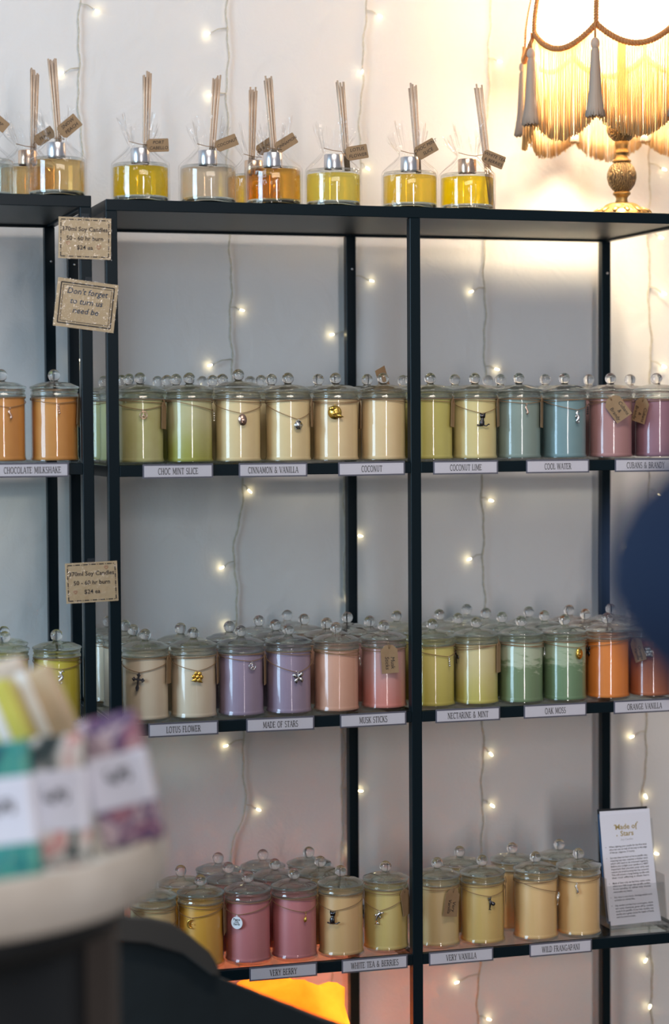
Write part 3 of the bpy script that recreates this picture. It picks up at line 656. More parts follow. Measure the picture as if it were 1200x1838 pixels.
# ------------------------------------------------------------------ reed diffusers on the top
BR = .0440
TOPZ = 1.75
glass_me = MB().lathe([(0, .0008), (.040, .0008), (.0432, .002), (BR, .005), (BR, .054), (.0432, .058), (.040, .0602), (.030, .0612), (.0145, .0618), (.0135, .064), (.0135, .067)], 44).me('bottle')
base_me = fixn(MB().lathe([(0, .0025), (.039, .0014), (.0425, .004), (.0425, .0085), (.030, .0070), (0, .0064)], 40).me('glass_base'))
LIQ = {}
def liquid(key, col, top):
    if key not in LIQ:
        me = fixn(MB().lathe([(0, .0068), (.030, .0074), (.0424, .0089), (.0426, .012), (.0426, top-.0006), (.0420, top), (0, top)], 40).me('liquid'))
        me.materials.append(thin_glass('fragrance_oil_'+key, col, .03, .35, 4, .02)); LIQ[key] = me
    return LIQ[key]
def collar_me():
    return MB().lathe([(.0146, .0615), (.0150, .063), (.0150, .0835), (.0143, .0845), (.006, .0845), (.006, .080)], 32).me('collar')
COLLAR = {}
for k in ('collar', 'collar_rose'):
    COLLAR[k] = collar_me(); COLLAR[k].materials.append(MAT[k])
reed_me = MB().tube([(0, 0, 0), (0, 0, .25), (0, 0, .5), (0, 0, .75), (0, 0, 1)], .00155, 7).me('reed'); reed_me.materials.append(MAT['reed'])
def wrapper_me(seed):
    R = random.Random(seed); n = 96
    prof = [(.0462, .001), (.0466, .012), (.0463, .03), (.0466, .05), (.0455, .0605), (.036, .069), (.0255, .077), (.0185, .085), (.0165, .0885), (.0180, .093), (.0205, .100), (.0235, .108), (.0260, .117), (.0275, .125)]
    wr = [.0004, .0005, .0006, .0006, .0010, .0020, .0024, .0022, .0016, .0024, .0036, .0046, .0056, .0066]
    ph = [(R.randint(5, 11), R.uniform(0, 6), R.uniform(.5, 1)), (R.randint(12, 19), R.uniform(0, 6), R.uniform(.4, .8)), (R.randint(20, 29), R.uniform(0, 6), .35)]
    ax, ay = R.uniform(-.012, .012), R.uniform(-.006, .006)
    V = []; F = []
    for i, (r, z) in enumerate(prof):
        for k in range(n):
            a = 2*PI*k/n; wv = sum(am*math.sin(fr*a+p+i*.16) for fr, p, am in ph)
            rr = max(r+wr[i]*wv, .0158); zz = z
            if i >= 9:
                t = (i-9)/4; zz += t*.012*math.sin(3*a+ph[0][1])+t*.010*math.sin(7*a+ph[1][1])
            sh = max(0, (z-.088)/.046)
            V.append((rr*math.cos(a)+ax*sh, rr*math.sin(a)+ay*sh, zz))
    for i in range(len(prof)-1):
        for k in range(n):
            l = (k+1) % n; F.append((i*n+k, i*n+l, (i+1)*n+l, (i+1)*n+k))
    return mesh('wrapper', V, F)
def diffuser(x, y, z, key, col, top, collar, label, reed_bot, reed_top, nre, tg=None, seed=1, outside=None):
    root = empty('reed_diffuser', (x, y, z+.0002), label, 'diffuser', 'reed diffusers on the shelf tops')
    link('bottle', glass_me, MAT['bottle'], root, True); link('glass_base', base_me, MAT['bottle_base'], root, True)
    link('liquid', liquid(key, col, top), None, root, True)
    link('collar', COLLAR[collar], None, root, True)
    link('wrapper', wrapper_me(seed), MAT['cello'], root, True)
    R = random.Random(seed*13)
    O = Vector((x, y, z))
    for i in range(nre):
        a = 2*PI*i/max(1, nre-1) if i else 0; rr = .0040 if i else 0
        b = Vector(reed_bot)+Vector((rr*math.cos(a)*.8, rr*math.sin(a)*.8, 0)); rr *= 1.5
        e = Vector(reed_top)+Vector((rr*math.cos(a), rr*math.sin(a), R.uniform(-.007, .003)))
        d = e-b
        o = link('reed', reed_me, None, root, True, loc=b-O, scale=(1, 1, d.length)); o.rotation_euler = d.to_track_quat('Z', 'Y').to_euler()
    if tg:
        (cx, cy, cyy), roll, words, wd, h = tg
        P = at(cx, cy, cyy)
        t = MB().prism([(-wd/2, -h/2+.004), (-wd/2+.004, -h/2), (wd/2-.001, -h/2), (wd/2, -h/2+.001), (wd/2, h/2-.001), (wd/2-.001, h/2), (-wd/2+.004, h/2), (-wd/2, h/2-.004)], -.0003, .0003).obj('tag', MAT['kraft'], root, loc=P-O, rot=(0, -roll, -.1))
        q = MB(); n = len(words)
        for i, s_ in enumerate(words): add_text(q, s_, h*.34 if n > 1 else h*.36, .001, ((n-1)/2-i)*h*.42, -.0006, shear=.15)
        q.obj('lettering', MAT['ink'], t)
        T0 = P-O+Vector((-wd/2*math.cos(roll), 0, -wd/2*math.sin(roll)))
        MB().tube([T0, (T0*.6)+Vector((0, -.006, .035)), (.010, -.016, .088), (-.006, -.018, .089), (-.02, -.014, .093)], .0006, 5).obj('tag_string', MAT['twine'], root, True)
    return root
def rb(px, py, Y, z):   # a reed bundle's foot on the shelf
    p = at(px, py, Y); return (p.x, Y, z)
TY = .046
def dif(px, Y, z, key, col, top, collar, label, bot_px, top_px, nre, tg, seed, ryo=.024):
    x = at(px, 330, Y).x
    p1 = at(bot_px[0], bot_px[1], Y+ryo); p2 = at(top_px[0], top_px[1], Y+ryo-.004)
    d = (p2-p1); foot = p1+d*((z+(.001 if label.startswith('lemon') else .0625)-p1.z)/d.z)     # tucked into the wrapper on the bottle's shoulder
    diffuser(x, Y, z, key, col, top, collar, label, foot, p2, nre, tg, seed)
TZ = 1.7545
dif(252, TY, TOPZ, 'yellow', (.92, .76, .08), .054, 'collar', 'bright yellow reed diffuser, first from the left on the wide unit', (262, 250), (264, 130), 8, ((283, 261, .028), .05, ('PORT', 'CABELLO'), .034, .0205), 11)
dif(373, TY, TOPZ, 'clear', (.95, .86, .75), .055, 'collar', 'reed diffuser with pale clear beige oil and COCONUT tag', (381, 260), (389, 137), 7, ((406, 257, .028), .38, ('COCONUT',), .036, .0185), 12)
dif(490, TY, TOPZ, 'amber', (.93, .66, .20), .056, 'collar', 'amber reed diffuser standing in front of another amber one', (490, 255), (481, 138), 8, ((513, 257, .030), .56, ('CINNAMON',), .036, .0185), 13)
dif(455, .150, TOPZ, 'amber_light', (.95, .74, .32), .056, 'collar_rose', 'amber reed diffuser half hidden behind the front amber one', (452, 250), (454, 158), 7, ((478, 262, .135), .6, ('CINNAMON',), .036, .0185), 14)
dif(598, TY, TOPZ, 'pale_yellow', (.95, .86, .35), .052, 'collar', 'pale yellow reed diffuser with LOTUS FLOWER tag', (620, 265), (610, 147), 8, ((640, 274, .028), .18, ('LOTUS', 'FLOWER'), .036, .0225), 15)
dif(735, TY, TOPZ, 'golden', (.95, .80, .25), .053, 'collar', 'golden yellow reed diffuser with CHOC MINT SLICE tag', (747, 255), (740, 151), 6, ((764, 268, .028), .52, ('CHOC MINT', 'SLICE'), .037, .0225), 16)
dif(838, TY, TOPZ, 'lemon', (.96, .82, .05), .053, 'collar_rose', 'lemon yellow reed diffuser with copper collar, nearest the lamp', (882, 365), (858, 153), 6, ((885, 286, .028), -.36, ('WHITE TEA', '& BERRIES'), .038, .0215), 17, .012)
dif(102, TY, TZ, 'tan', (.94, .76, .48), .055, 'collar', 'tan reed diffuser at the right end of the left unit', (103, 235), (93, 108), 8, ((124, 227, .028), .70, ('SNOW', 'PEACH'), .036, .0225), 18)
dif(50, .150, TZ, 'tan', (.94, .76, .48), .055, 'collar_rose', 'tan reed diffuser half hidden behind the one at the left unit end', (60, 240), (62, 126), 8, ((80, 245, .135), .6, ('PEACH',), .034, .0185), 19)
dif(-27, .09, TZ, 'grey', (.86, .87, .84), .052, 'collar', 'clear reed diffuser cut off by the left edge', (-40, 240), (-60, 120), 6, ((-4, 218, .07), -.7, ('SOAP',), .034, .0185), 20)

# ------------------------------------------------------------------ fringed table lamp
LX, LY = .942, .17
BRASS = princ('aged_brass', (.62, .42, .14), .38, .85, noise=((.16, .10, .05), 45, .18), bump=(90, .25))
CARVED = None
def carved_mat():
    m, nt, out = newmat('carved_dark_brass'); b = nt.nodes.new('ShaderNodeBsdfPrincipled'); nt.links.new(b.outputs[0], out.inputs[0])
    b.inputs['Metallic'].default_value = .6; b.inputs['Roughness'].default_value = .45
    tc = nt.nodes.new('ShaderNodeTexCoord'); wv = nt.nodes.new('ShaderNodeTexWave'); wv.inputs['Scale'].default_value = 95; wv.inputs['Distortion'].default_value = 9; wv.inputs['Detail'].default_value = 2; wv.inputs['Detail Scale'].default_value = 1.5
    nt.links.new(tc.outputs['Object'], wv.inputs['Vector'])
    r = nt.nodes.new('ShaderNodeValToRGB'); r.color_ramp.elements[0].color = (.10, .07, .04, 1); r.color_ramp.elements[1].color = (.36, .26, .13, 1); r.color_ramp.elements[0].position = .35
    nt.links.new(wv.outputs['Fac'], r.inputs[0]); nt.links.new(r.outputs[0], b.inputs['Base Color'])
    bp = nt.nodes.new('ShaderNodeBump'); bp.inputs['Strength'].default_value = .7; bp.inputs['Distance'].default_value = .002
    nt.links.new(wv.outputs['Fac'], bp.inputs['Height']); nt.links.new(bp.outputs[0], b.inputs['Normal']); return m
CARVED = carved_mat()
lamp = empty('table_lamp', (LX, LY, TOPZ), 'ornate brass table lamp with fringed and tasselled cream shade, lit', 'lamp')
MB().lathe([(0, .0005), (.053, .0005), (.054, .004), (.053, .010), (.050, .017), (.042, .022), (.034, .025), (.028, .031), (.022, .0335), (0, .034)], 40).obj('base', BRASS, lamp, True)
# raised leaf border on the base
for k in range(14):
    a = 2*PI*k/14; o = MB().sphere((0, 0, 0), .007, 10, 6, (1.3, .75, .45)).obj('base_leaf', BRASS, lamp, True, loc=(.044*math.cos(a), .044*math.sin(a), .0205), rot=(0, .45, a))
MB().lathe([(0, .033), (.0115, .033), (.0105, .038), (.0098, .042), (.012, .046), (.0155, .049), (.0150, .0525), (.010, .055)], 28).obj('lower_neck', BRASS, lamp, True)
def ribbed(prof, n=48, ribs=8, amp=.06):
    mb = MB().lathe(prof, n); zs = [p[1] for p in prof]; z0, z1 = zs[0], zs[-1]
    for v in mb.V:
        a = math.atan2(v.y, v.x); t = (v.z-z0)/(z1-z0); s = 1+amp*abs(math.sin(ribs*a/2+math.sin(t*PI)*.6))*math.sin(PI*max(0, min(1, t)))-amp*.5
        v.x *= s; v.y *= s
    return mb
ribbed([(.010, .052), (.0165, .057), (.0225, .066), (.0250, .077), (.0248, .086), (.0215, .096), (.0165, .102), (.0145, .1045)]).obj('urn', CARVED, lamp, True)
MB().lathe([(.0145, .104), (.0165, .1055), (.0160, .108), (.0110, .111), (.0100, .116), (.0105, .119), (.0118, .120), (.0118, .123), (.0105, .124), (.0108, .129), (.0112, .133), (.0125, .138), (.0115, .141)], 28).obj('upper_neck', BRASS, lamp, True)
ribbed([(.011, .140), (.0170, .144), (.0230, .151), (.0255, .160), (.0250, .170), (.021, .178), (.014, .183), (.008, .185)]).obj('upper_knop', CARVED, lamp, True)
MB().lathe([(.0075, .184), (.007, .19), (.007, .36), (.012, .361), (.012, .40), (0, .40)], 20).obj('stem', BRASS, lamp, True)
MB().sphere((0, 0, .43), .028, 18, 12, (1, 1, 1.15)).obj('bulb', emit('lamp_bulb', (1, .82, .55), 40), lamp, True)
FAB = translucent('cream_shade_fabric', (.80, .74, .62), (.90, .80, .62), .6)
TRIM = princ('bronze_braid', (.40, .17, .055), .6, 0, .4)
THREAD = translucent('gold_fringe_thread', (.84, .64, .36), (.92, .68, .34), .5)
TASS = translucent('grey_gold_tassel', (.50, .40, .32), (.4, .3, .2), .15)
NP = 8; PH0 = math.radians(-90-22-17)
RB = .170
ZPK, ZDIP = .316, .281     # trim heights at rib and mid panel
def rim(a):
    u_ = ((a-PH0) / (2*PI/NP)) % 1; return u_
def shade_r(z, u_):
    t = max(0, (z-.29)/.27); r = RB*(1-.03*t)-.095*max(0, t-.15)**1.6
    return r*(1-.035*math.sin(PI*u_)*(1 if t > .05 else .6))
def trim_z(u_): return ZPK-(ZPK-ZDIP)*math.sin(PI*u_)**.85
def rope(P, R, r, pitch, n=6):
    """two strands twisted round each other along a path"""
    P = [Vector(p) for p in P]; mb = MB(); acc = [0]
    for a_, b_ in zip(P, P[1:]): acc.append(acc[-1]+(b_-a_).length)
    for s0 in (0, PI):
        Q = []
        for i, p in enumerate(P):
            t = (P[min(i+1, len(P)-1)]-P[max(i-1, 0)]).normalized(); o = Vector((p.x, p.y, 0)).normalized(); b_ = t.cross(o); a_ = acc[i]/pitch*2*PI+s0
            Q.append(p+o*(R*math.cos(a_))+b_*(R*math.sin(a_)))
        mb.tube(Q, r, n)
    return mb
for p in range(NP):     # each panel of the shade with its own scalloped edge, braid, rib, fringe and tassel
    V = []; F = []; nu, nv = 16, 10
    for j in range(nv+1):
        for i in range(nu+1):
            u_ = i/nu; a = PH0+(p+u_)*2*PI/NP; zb = trim_z(min(.9999, max(0.0001, u_))); z = zb+(.56-zb)*(j/nv)
            r = shade_r(z, u_); V.append((r*math.cos(a), r*math.sin(a), z))
    for j in range(nv):
        for i in range(nu): k = j*(nu+1)+i; F.append((k, k+1, k+nu+2, k+nu+1))
    pn = link('shade_panel', mesh('shade_panel', V, F), FAB, lamp, True)
    P = []; rr = []
    N = 120
    for i in range(N+1):
        u_ = i/N; a = PH0+(p+u_)*2*PI/NP; z = trim_z(min(.9999, max(.0001, u_))); r = shade_r(z, u_)+.002
        P.append((r*math.cos(a), r*math.sin(a), z)); rr.append(.0043+.0013*(i % 2))
    rope(P, .0026, .0031, .0105).obj('braid', TRIM, pn, True)
    a = PH0+p*2*PI/NP; P = []; rr = []
    for i in range(200):
        z = ZPK+(.56-ZPK)*i/199; r = shade_r(z, 0)+.0025; P.append((r*math.cos(a), r*math.sin(a), z)); rr.append(.0034+.0011*(i % 2))
    rope(P, .0022, .0026, .0095).obj('rib_cord', TRIM, pn, True)
    q = MB(); nth = 130; gap = rnd.uniform(.2, .8)
    for i in range(nth):
        u_ = (i+.5)/nth
        if p == 2 and .60 < u_ < .70: continue
        a = PH0+(p+u_)*2*PI/NP; z0 = trim_z(u_)-.002; r = shade_r(z0, u_)+.001
        L = .151+rnd.uniform(-.003, .003); da = rnd.uniform(-.008, .008)+.010*math.sin(5*u_+p); dr = rnd.uniform(-.004, .005)
        pts = []
        for s in range(5):
            t = s/4; aa = a+da*t; r2 = r+dr*t+.0015*math.sin(9*u_+3*t); pts.append((r2*math.cos(aa), r2*math.sin(aa), z0-L*t))
        q.tube(pts, [.0005, .0005, .0006, .0009, .0012], 3)
    f = q.obj('fringe', THREAD, pn, True); f['kind'] = 'stuff'
    # tassel hanging from the rib end
    q = MB(); a = PH0+p*2*PI/NP; r = RB+.008; cx, cy = r*math.cos(a), r*math.sin(a); z0 = ZPK-.005
    tl = empty('tassel', (cx, cy, z0)); tl.parent = lamp
    MB().tube([(0, 0, .006), (0, 0, -.022)], .0016, 6).obj('tassel_cord', TRIM, tl, True)
    MB().sphere((0, 0, -.030), .0075, 14, 10, (1, 1, 1.35)).obj('tassel_head', TASS, tl, True)
    n = 40; V = []; F = []
    prof = [(.0045, -.037), (.006, -.042), (.0075, -.07), (.0095, -.11), (.0125, -.135), (.0150, -.150), (.0135, -.1505)]
    for i, (rr_, z) in enumerate(prof):
        for k in range(n):
            s = rr_*(1+(.13 if k % 2 else -.13)); ang = 2*PI*k/n; V.append((s*math.cos(ang), s*math.sin(ang), z+(.002*math.sin(k*2.3) if i >= 5 else 0)))
    for i in range(len(prof)-1):
        for k in range(n): l = (k+1) % n; F.append((i*n+k, i*n+l, (i+1)*n+l, (i+1)*n+k))
    link('tassel_skirt', mesh('tassel_skirt', V, F), TASS, tl, True)
MB().tube([(.083*math.cos(2*PI*i/32), .083*math.sin(2*PI*i/32), .56) for i in range(32)], .004, 8, True).obj('top_ring', TRIM, lamp, True)
pl = bpy.data.lights.new('lamp_bulb_light', 'POINT'); pl.energy = 34.0; pl.color = (1.0, .82, .56); pl.shadow_soft_size = .085
po = bpy.data.objects.new('lamp_bulb_light', pl); COL.objects.link(po); po.parent = lamp; po.location = (0, 0, .355)
MB().tube([(.05, .0, .012), (.058, .02, .013), (.075, .05, .012), (.11, .12, .010), (.2, .17, .006)], .0022, 8).obj('power_cord', MAT['ink'], lamp, True)

# ------------------------------------------------------------------ string lights on the wall
def strand(label, pts, bulbs, side_seed):
    R = random.Random(side_seed); y = WY-.003
    z_top = 2.35
    pts = [(pts[0][0], z_top)]+pts
    z_end = pts[-1][1]
    root = empty('string_light', (pts[0][0], WY, z_end), label, 'string light', 'string lights hanging down the wall')
    P = []
    n = int((z_top-z_end)/.008)
    def xat(z):
        for (xa, za), (xb, zb) in zip(pts, pts[1:]):
            if zb <= z <= za: t = (za-z)/(za-zb); t = t*t*(3-2*t); return xa+(xb-xa)*t
        return pts[-1][0]
    ph = R.uniform(0, 6)
    q = MB()
    for s in (0, PI):
        W_ = []
        for i in range(n+1):
            z = z_top+(z_end-z_top)*i/n; a = z*210+s
            x = xat(z)+.0020*math.sin(z*47+ph)+.0012*math.sin(z*121+ph*2)
            W_.append((x+.0013*math.cos(a)-root.location.x, y-.0016+.0010*math.sin(a)-WY, z-z_end))
        q.tube(W_, .00078, 4)
    q.obj('cord', MAT['cord'], root, True)
    for (bx, bz) in bulbs:
        x0 = xat(bz)+.0020*math.sin(bz*47+ph); d = bx-x0; z0 = bz+R.uniform(.004, .012)
        A = Vector((x0-root.location.x, -.004, z0-z_end)); B = Vector((bx-root.location.x, -.008, bz-z_end))
        u_ = (B-A).normalized()
        MB().tube([A, A.lerp(B, .5)+Vector((0, 0, .003)), B-u_*.004], .0009, 5).obj('lead_wire', MAT['cord'], root, True)
        b = MB().tube([B-u_*.005, B-u_*.001], .0017, 8).obj('bulb_socket', MAT['white_plastic'], root, True)
        MB().tube([B-u_*.001, B+u_*.003, B+u_*.0055, B+u_*.0068], [.0011, .0012, .0010, .0003], 10).obj('bulb', MAT['led'], b, True)
strand('string light hanging behind the tan diffusers at far left', [(.034, 2.131), (.030, 2.007), (.035, 1.803), (.030, 1.5), (.036, 1.2), (.034, .80)], [(.061, 2.114), (.003, 2.005), (.026, 1.515), (.036, .928)], 1)
strand('string light running down behind the left bay of candles', [(.294, 2.144), (.292, 1.883), (.296, 1.727), (.296, 1.512), (.317, 1.306), (.299, 1.168), (.303, 1.049), (.311, .85), (.316, .74), (.289, .631), (.30, .4)],
  [(.26, 2.084), (.263, 1.977), (.313, 1.604), (.259, 1.507), (.325, 1.286), (.277, 1.151), (.286, 1.048), (.282, .834), (.336, .717)], 2)
strand('string light running beside the middle rear post', [(.548, 2.158), (.536, 1.91), (.520, 1.6), (.503, 1.283), (.503, 1.082), (.5, .85), (.494, .618), (.47, .35)],
  [(.571, 2.131), (.54, 2.031), (.547, 1.86), (.553, 1.659), (.483, 1.562), (.529, 1.201), (.508, 1.093), (.527, .739), (.508, .635)], 3)
strand('string light running down behind the right bay of candles', [(.785, 2.17), (.773, 1.727), (.774, 1.503), (.768, 1.299), (.771, 1.059), (.768, .848), (.765, .599), (.754, .20)],
  [(.80, 2.06), (.748, 1.642), (.793, 1.501), (.781, 1.261), (.743, 1.154), (.78, .794), (.782, .698), (.716, .373), (.774, .299)], 4)
strand('string light below the lamp, near the right edge', [(1.104, 1.935), (1.101, 1.733), (1.106, 1.494), (1.102, 1.305), (1.099, 1.043), (1.099, .842), (1.087, .62), (1.108, .406), (1.111, .2)],
  [(1.129, 1.875), (1.123, 1.748), (1.129, 1.644), (1.129, 1.507), (1.121, 1.265), (1.061, 1.167), (1.068, .811), (1.093, .698), (1.114, .586), (1.096, .384), (1.104, .295)], 5)

# ------------------------------------------------------------------ leaflets in their acrylic holder
hz = GZ[2]+.0003
hold = empty('leaflet_holder', (.918, .075, hz), 'clear acrylic leaflet holder at the right end of the lower shelf', 'holder')
ac = MAT['acrylic']
def slab(nm, pts, th, par, mat):   # a flat sheet through four corners with thickness along its normal
    P = [Vector(p) for p in pts]; n = (P[1]-P[0]).cross(P[3]-P[0]).normalized()*th
    return MB().add(P+[p+n for p in P], [(0, 1, 2, 3), (7, 6, 5, 4), (0, 4, 5, 1), (1, 5, 6, 2), (2, 6, 7, 3), (3, 7, 4, 0)]).obj(nm, mat, par, fix=True)
slab('base_plate', [(-.053, -.030, .001), (.053, -.030, .001), (.053, .045, .001), (-.053, .045, .001)], .0022, hold, ac)
slab('back_plate', [(-.053, .004, .004), (.053, .004, .004), (.053, .034, .175), (-.053, .034, .175)], .002, hold, ac)
slab('front_plate', [(-.053, -.024, .004), (.053, -.024, .004), (.053, -.012, .072), (-.053, -.012, .072)], .002, hold, ac)
slab('side_wall', [(-.055, -.026, .003), (-.055, .012, .003), (-.055, .022, .085), (-.055, -.012, .085)], .002, hold, ac)
slab('side_wall', [(.053, -.026, .003), (.053, .012, .003), (.053, .022, .085), (.053, -.012, .085)], .002, hold, ac)
LT = [('b', 'When lighting your candle for the first time'), ('', 'allow the wax to melt all the way to the edge'), ('', 'of the jar, (approx. 2 hours).'), None,
 ('b', 'Soy wax does not burn as hot as paraffin wax,'), ('', 'meaning soy wax requires a thicker wick'), ('', 'which will need to be trimmed regularly.'), ('', 'Before you re-light your candle it is VERY'), ('', 'important that you trim your wick and'), ('', 'remove any mushrooming that has occurred.'), ('', 'This will ensure a long-lasting candle with'), ('', 'that cool offering a clean burn.'), None,
 ('b', 'Made of Stars only use lead-free cotton wicks'), ('', 'which burn 50% longer than paraffin candles.'), ('', 'from candles in other soy waxes'), ('', 'renewable soy beans.'), None,
 ('b', 'Soy wax is non-toxic, biodegradable and'), ('', 'contains no animal fats.'), None,
 ('b', 'Soy candles are free from carcinogens, which'), ('', 'are nasty chemicals given off by candles'), ('', 'made from paraffin. If you love candles, soy'), ('', 'candles are a green choice for health of family'), ('', 'and the environment.')]
LW, LH = .094, .186
def leaflet(i, dx, dy, lift, mat, front=False):
    lb = 'white printed candle-care leaflet in front of the stack' if front else ['white leaflet standing behind the printed front one', 'blue-edged leaflet showing a sliver at the left of the stack', 'dark-edged leaflet at the very back of the holder'][i-1]
    root = empty('leaflet', (hold.location.x+dx, hold.location.y+dy, hz+.0045+lift), lb, 'leaflet', 'leaflets in the acrylic holder')
    root.rotation_euler = (-.155, math.radians(-1.2) if front else 0, 0)
    V = []; F = []; nz = 10        # paper with a gentle bow towards its foot
    for j in range(nz+1):
        t = j/nz
        for s in (-1, 1): V.append((s*LW/2, -.010*(1-t)**3, LH*t))
    V2 = [(x, y+.0008, z) for x, y, z in V]; k = len(V); V += V2
    for j in range(nz): F += [(2*j, 2*j+1, 2*j+3, 2*j+2), (k+2*j+2, k+2*j+3, k+2*j+1, k+2*j), (2*j, 2*j+2, k+2*j+2, k+2*j), (2*j+1, k+2*j+1, k+2*j+3, 2*j+3)]
    F += [(0, k, k+1, 1), (2*nz, 2*nz+1, k+2*nz+1, k+2*nz)]
    link('sheet', mesh('sheet', V, F), MAT[mat], root)
    if front:
        def yy(z): return -.010*(1-z/LH)**3-.00035
        q = MB(); z = LH-.0545
        for ln in LT:
            if ln is None: z -= .0042; continue
            Vt, Ft = text_me(ln[1], .0041, align='LEFT', bold=.00003)
            wmax = max(v.x for v in Vt); sx = .0705/wmax if wmax > .050 else 1
            q.add([(-.0345+v.x*sx, yy(z+v.y), z+v.y) for v in Vt], Ft)
            if ln[0]: q.add([(-.0405+.0006*math.cos(a), yy(z), z+.0006*math.sin(a)) for a in [2*PI*i_/8 for i_ in range(8)]], [tuple(range(8))])
            z -= .00485
        q.obj('lettering', MAT['ink'], root)
        g = MB()
        for s_, x, z in (('Made of', 0, LH-.022), ('Stars', .001, LH-.0335)):
            Vt, Ft = text_me(s_, .0125, bold=.0002); g.add([(v.x+x, yy(z), v.y+z) for v in Vt], Ft)
        for x, z in ((-.021, LH-.018), (.022, LH-.016), (.019, LH-.027), (-.018, LH-.036)):
            st = []
            for i_ in range(10): rr = .0018 if i_ % 2 == 0 else .0007; st.append((x+rr*math.sin(2*PI*i_/10), yy(z), z+rr*math.cos(2*PI*i_/10)))
            g.add(st, [tuple(range(10))])
        g.obj('logo_lettering', MAT['gold_print'], root)
        h_ = MB(); Vt, Ft = text_me('Soy Candles', .0046); z = LH-.0435; h_.add([(v.x, yy(z), v.y+z) for v in Vt], Ft); h_.obj('small_print', MAT['grey_print'], root)
leaflet(0, -.001, -.0085, .0, 'paper', True)
leaflet(1, -.0035, -.0055, .006, 'paper'); leaflet(2, -.0055, -.0025, .001, 'paper_blue'); leaflet(3, -.0045, .0020, .0085, 'ink')

# ------------------------------------------------------------------ salt lamp on the bottom shelf
sx, sy, sz = .334, .165, GZ[3]+.0003
salt = empty('salt_lamp', (sx, sy, sz), 'glowing orange rock salt lamp on the bottom shelf', 'lamp')
MB().lathe([(0, 0), (.075, 0), (.078, .004), (.078, .018), (.072, .022), (0, .022)], 36).obj('wooden_base', princ('dark_wood_base', (.09, .045, .02), .5, bump=(60, .2)), salt, True)
bm = bmesh.new(); bmesh.ops.create_icosphere(bm, subdivisions=4, radius=1)
from mathutils import noise as mn
pl_dirs = [(Vector((rnd.gauss(0, 1), rnd.gauss(0, 1), rnd.gauss(0, .7))).normalized(), rnd.uniform(.74, .95)) for _ in range(22)]
for v in bm.verts:
    d = v.co.normalized(); r = 1.0
    for n_, lim in pl_dirs:
        c = d.dot(n_)
        if c > 0: r = min(r, lim/c) if c > .05 else r
    r = r*(max(abs(d.x), abs(d.y)*.9, abs(d.z))**-.62)*.86+.05*mn.noise(d*3)+.018*mn.noise(d*9)+.006*mn.noise(d*24)
    v.co = Vector((d.x*r*.132, d.y*r*.100, d.z*r*.200+.178))
    v.co.z = min(v.co.z, .376)
    v.co.z = max(.021, v.co.z)
me = bpy.data.meshes.new('salt_rock'); bm.to_mesh(me); bm.free()
SALT = translucent('rock_salt', (.75, .25, .08), (1.0, .34, .05), .8, ((1.0, .52, .12), 9))
link('salt_rock', me, SALT, salt, True)
sl = bpy.data.lights.new('salt_lamp_light', 'POINT'); sl.energy = 5.6; sl.color = (1.0, .45, .12); sl.shadow_soft_size = .03
so = bpy.data.objects.new('salt_lamp_light', sl); COL.objects.link(so); so.parent = salt; so.location = (0.02, 0, .12)

# ------------------------------------------------------------------ foreground: tray of soaps on a small black table (out of focus)
TC = Vector((-.456, -1.253, 0)); TR = .262
WHITEWASH = princ('whitewashed_wood', (.66, .62, .55), .6, noise=((.52, .47, .40), 14, .2), bump=(30, .2))
tray = MB().lathe([(0, .986), (TR-.006, .986), (TR, .992), (TR+.002, 1.012), (TR, 1.034), (TR-.004, 1.038), (TR-.012, 1.036), (TR-.016, 1.02), (TR-.020, .998), (0, .997)], 72, TC).obj('round_tray', WHITEWASH, None, True, True)
tag(tray, 'round whitewashed tray holding wrapped soaps, blurred at lower left', 'tray')
BLK = princ('black_painted_wood', (.008, .010, .011), .5)
DKB = princ('dark_brown_wood', (.045, .036, .030), .6)
tb = empty('side_table', (TC.x, TC.y, 0), 'small black round table under the soap tray', 'table')
MB().lathe([(0, .955), (.222, .955), (.226, .96), (.226, .981), (.222, .9855), (0, .9855)], 56).obj('table_top', BLK, tb, True, True)
MB().lathe([(0, .70), (.19, .70), (.195, .705), (.195, .953), (.19, .955), (0, .955)], 48).obj('apron', BLK, tb, True, True)
for k in range(4):
    a = -.36+k*PI/2; c = Vector((.203*math.cos(a), .203*math.sin(a), 0))
    bevel(MB().box((-.016, -.016, 0), (.016, .016, .954)).obj('leg', DKB, tb, loc=c, rot=(0, 0, a)), .002)
def wrap_mat(name, cols, scale):
    m, nt, out = newmat(name); b = nt.nodes.new('ShaderNodeBsdfPrincipled'); nt.links.new(b.outputs[0], out.inputs[0]); b.inputs['Roughness'].default_value = .45
    tc = nt.nodes.new('ShaderNodeTexCoord'); n = nt.nodes.new('ShaderNodeTexNoise'); n.inputs['Scale'].default_value = scale; n.inputs['Detail'].default_value = 2; n.inputs['Distortion'].default_value = 1.0
    nt.links.new(tc.outputs['Object'], n.inputs['Vector']); r = nt.nodes.new('ShaderNodeValToRGB'); r.color_ramp.interpolation = 'EASE'
    e = r.color_ramp.elements; e[0].position = .3; e[0].color = (*cols[0], 1); e[1].position = .7; e[1].color = (*cols[-1], 1)
    for i, c in enumerate(cols[1:-1]): x = e.new(.3+.4*(i+1)/(len(cols)-1)); x.color = (*c, 1)
    nt.links.new(n.outputs['Fac'], r.inputs[0]); nt.links.new(r.outputs[0], b.inputs['Base Color']); return m
LABW = princ('white_soap_label', (.72, .72, .80), .35)
RIB = princ('white_satin_ribbon', (.82, .82, .80), .25)
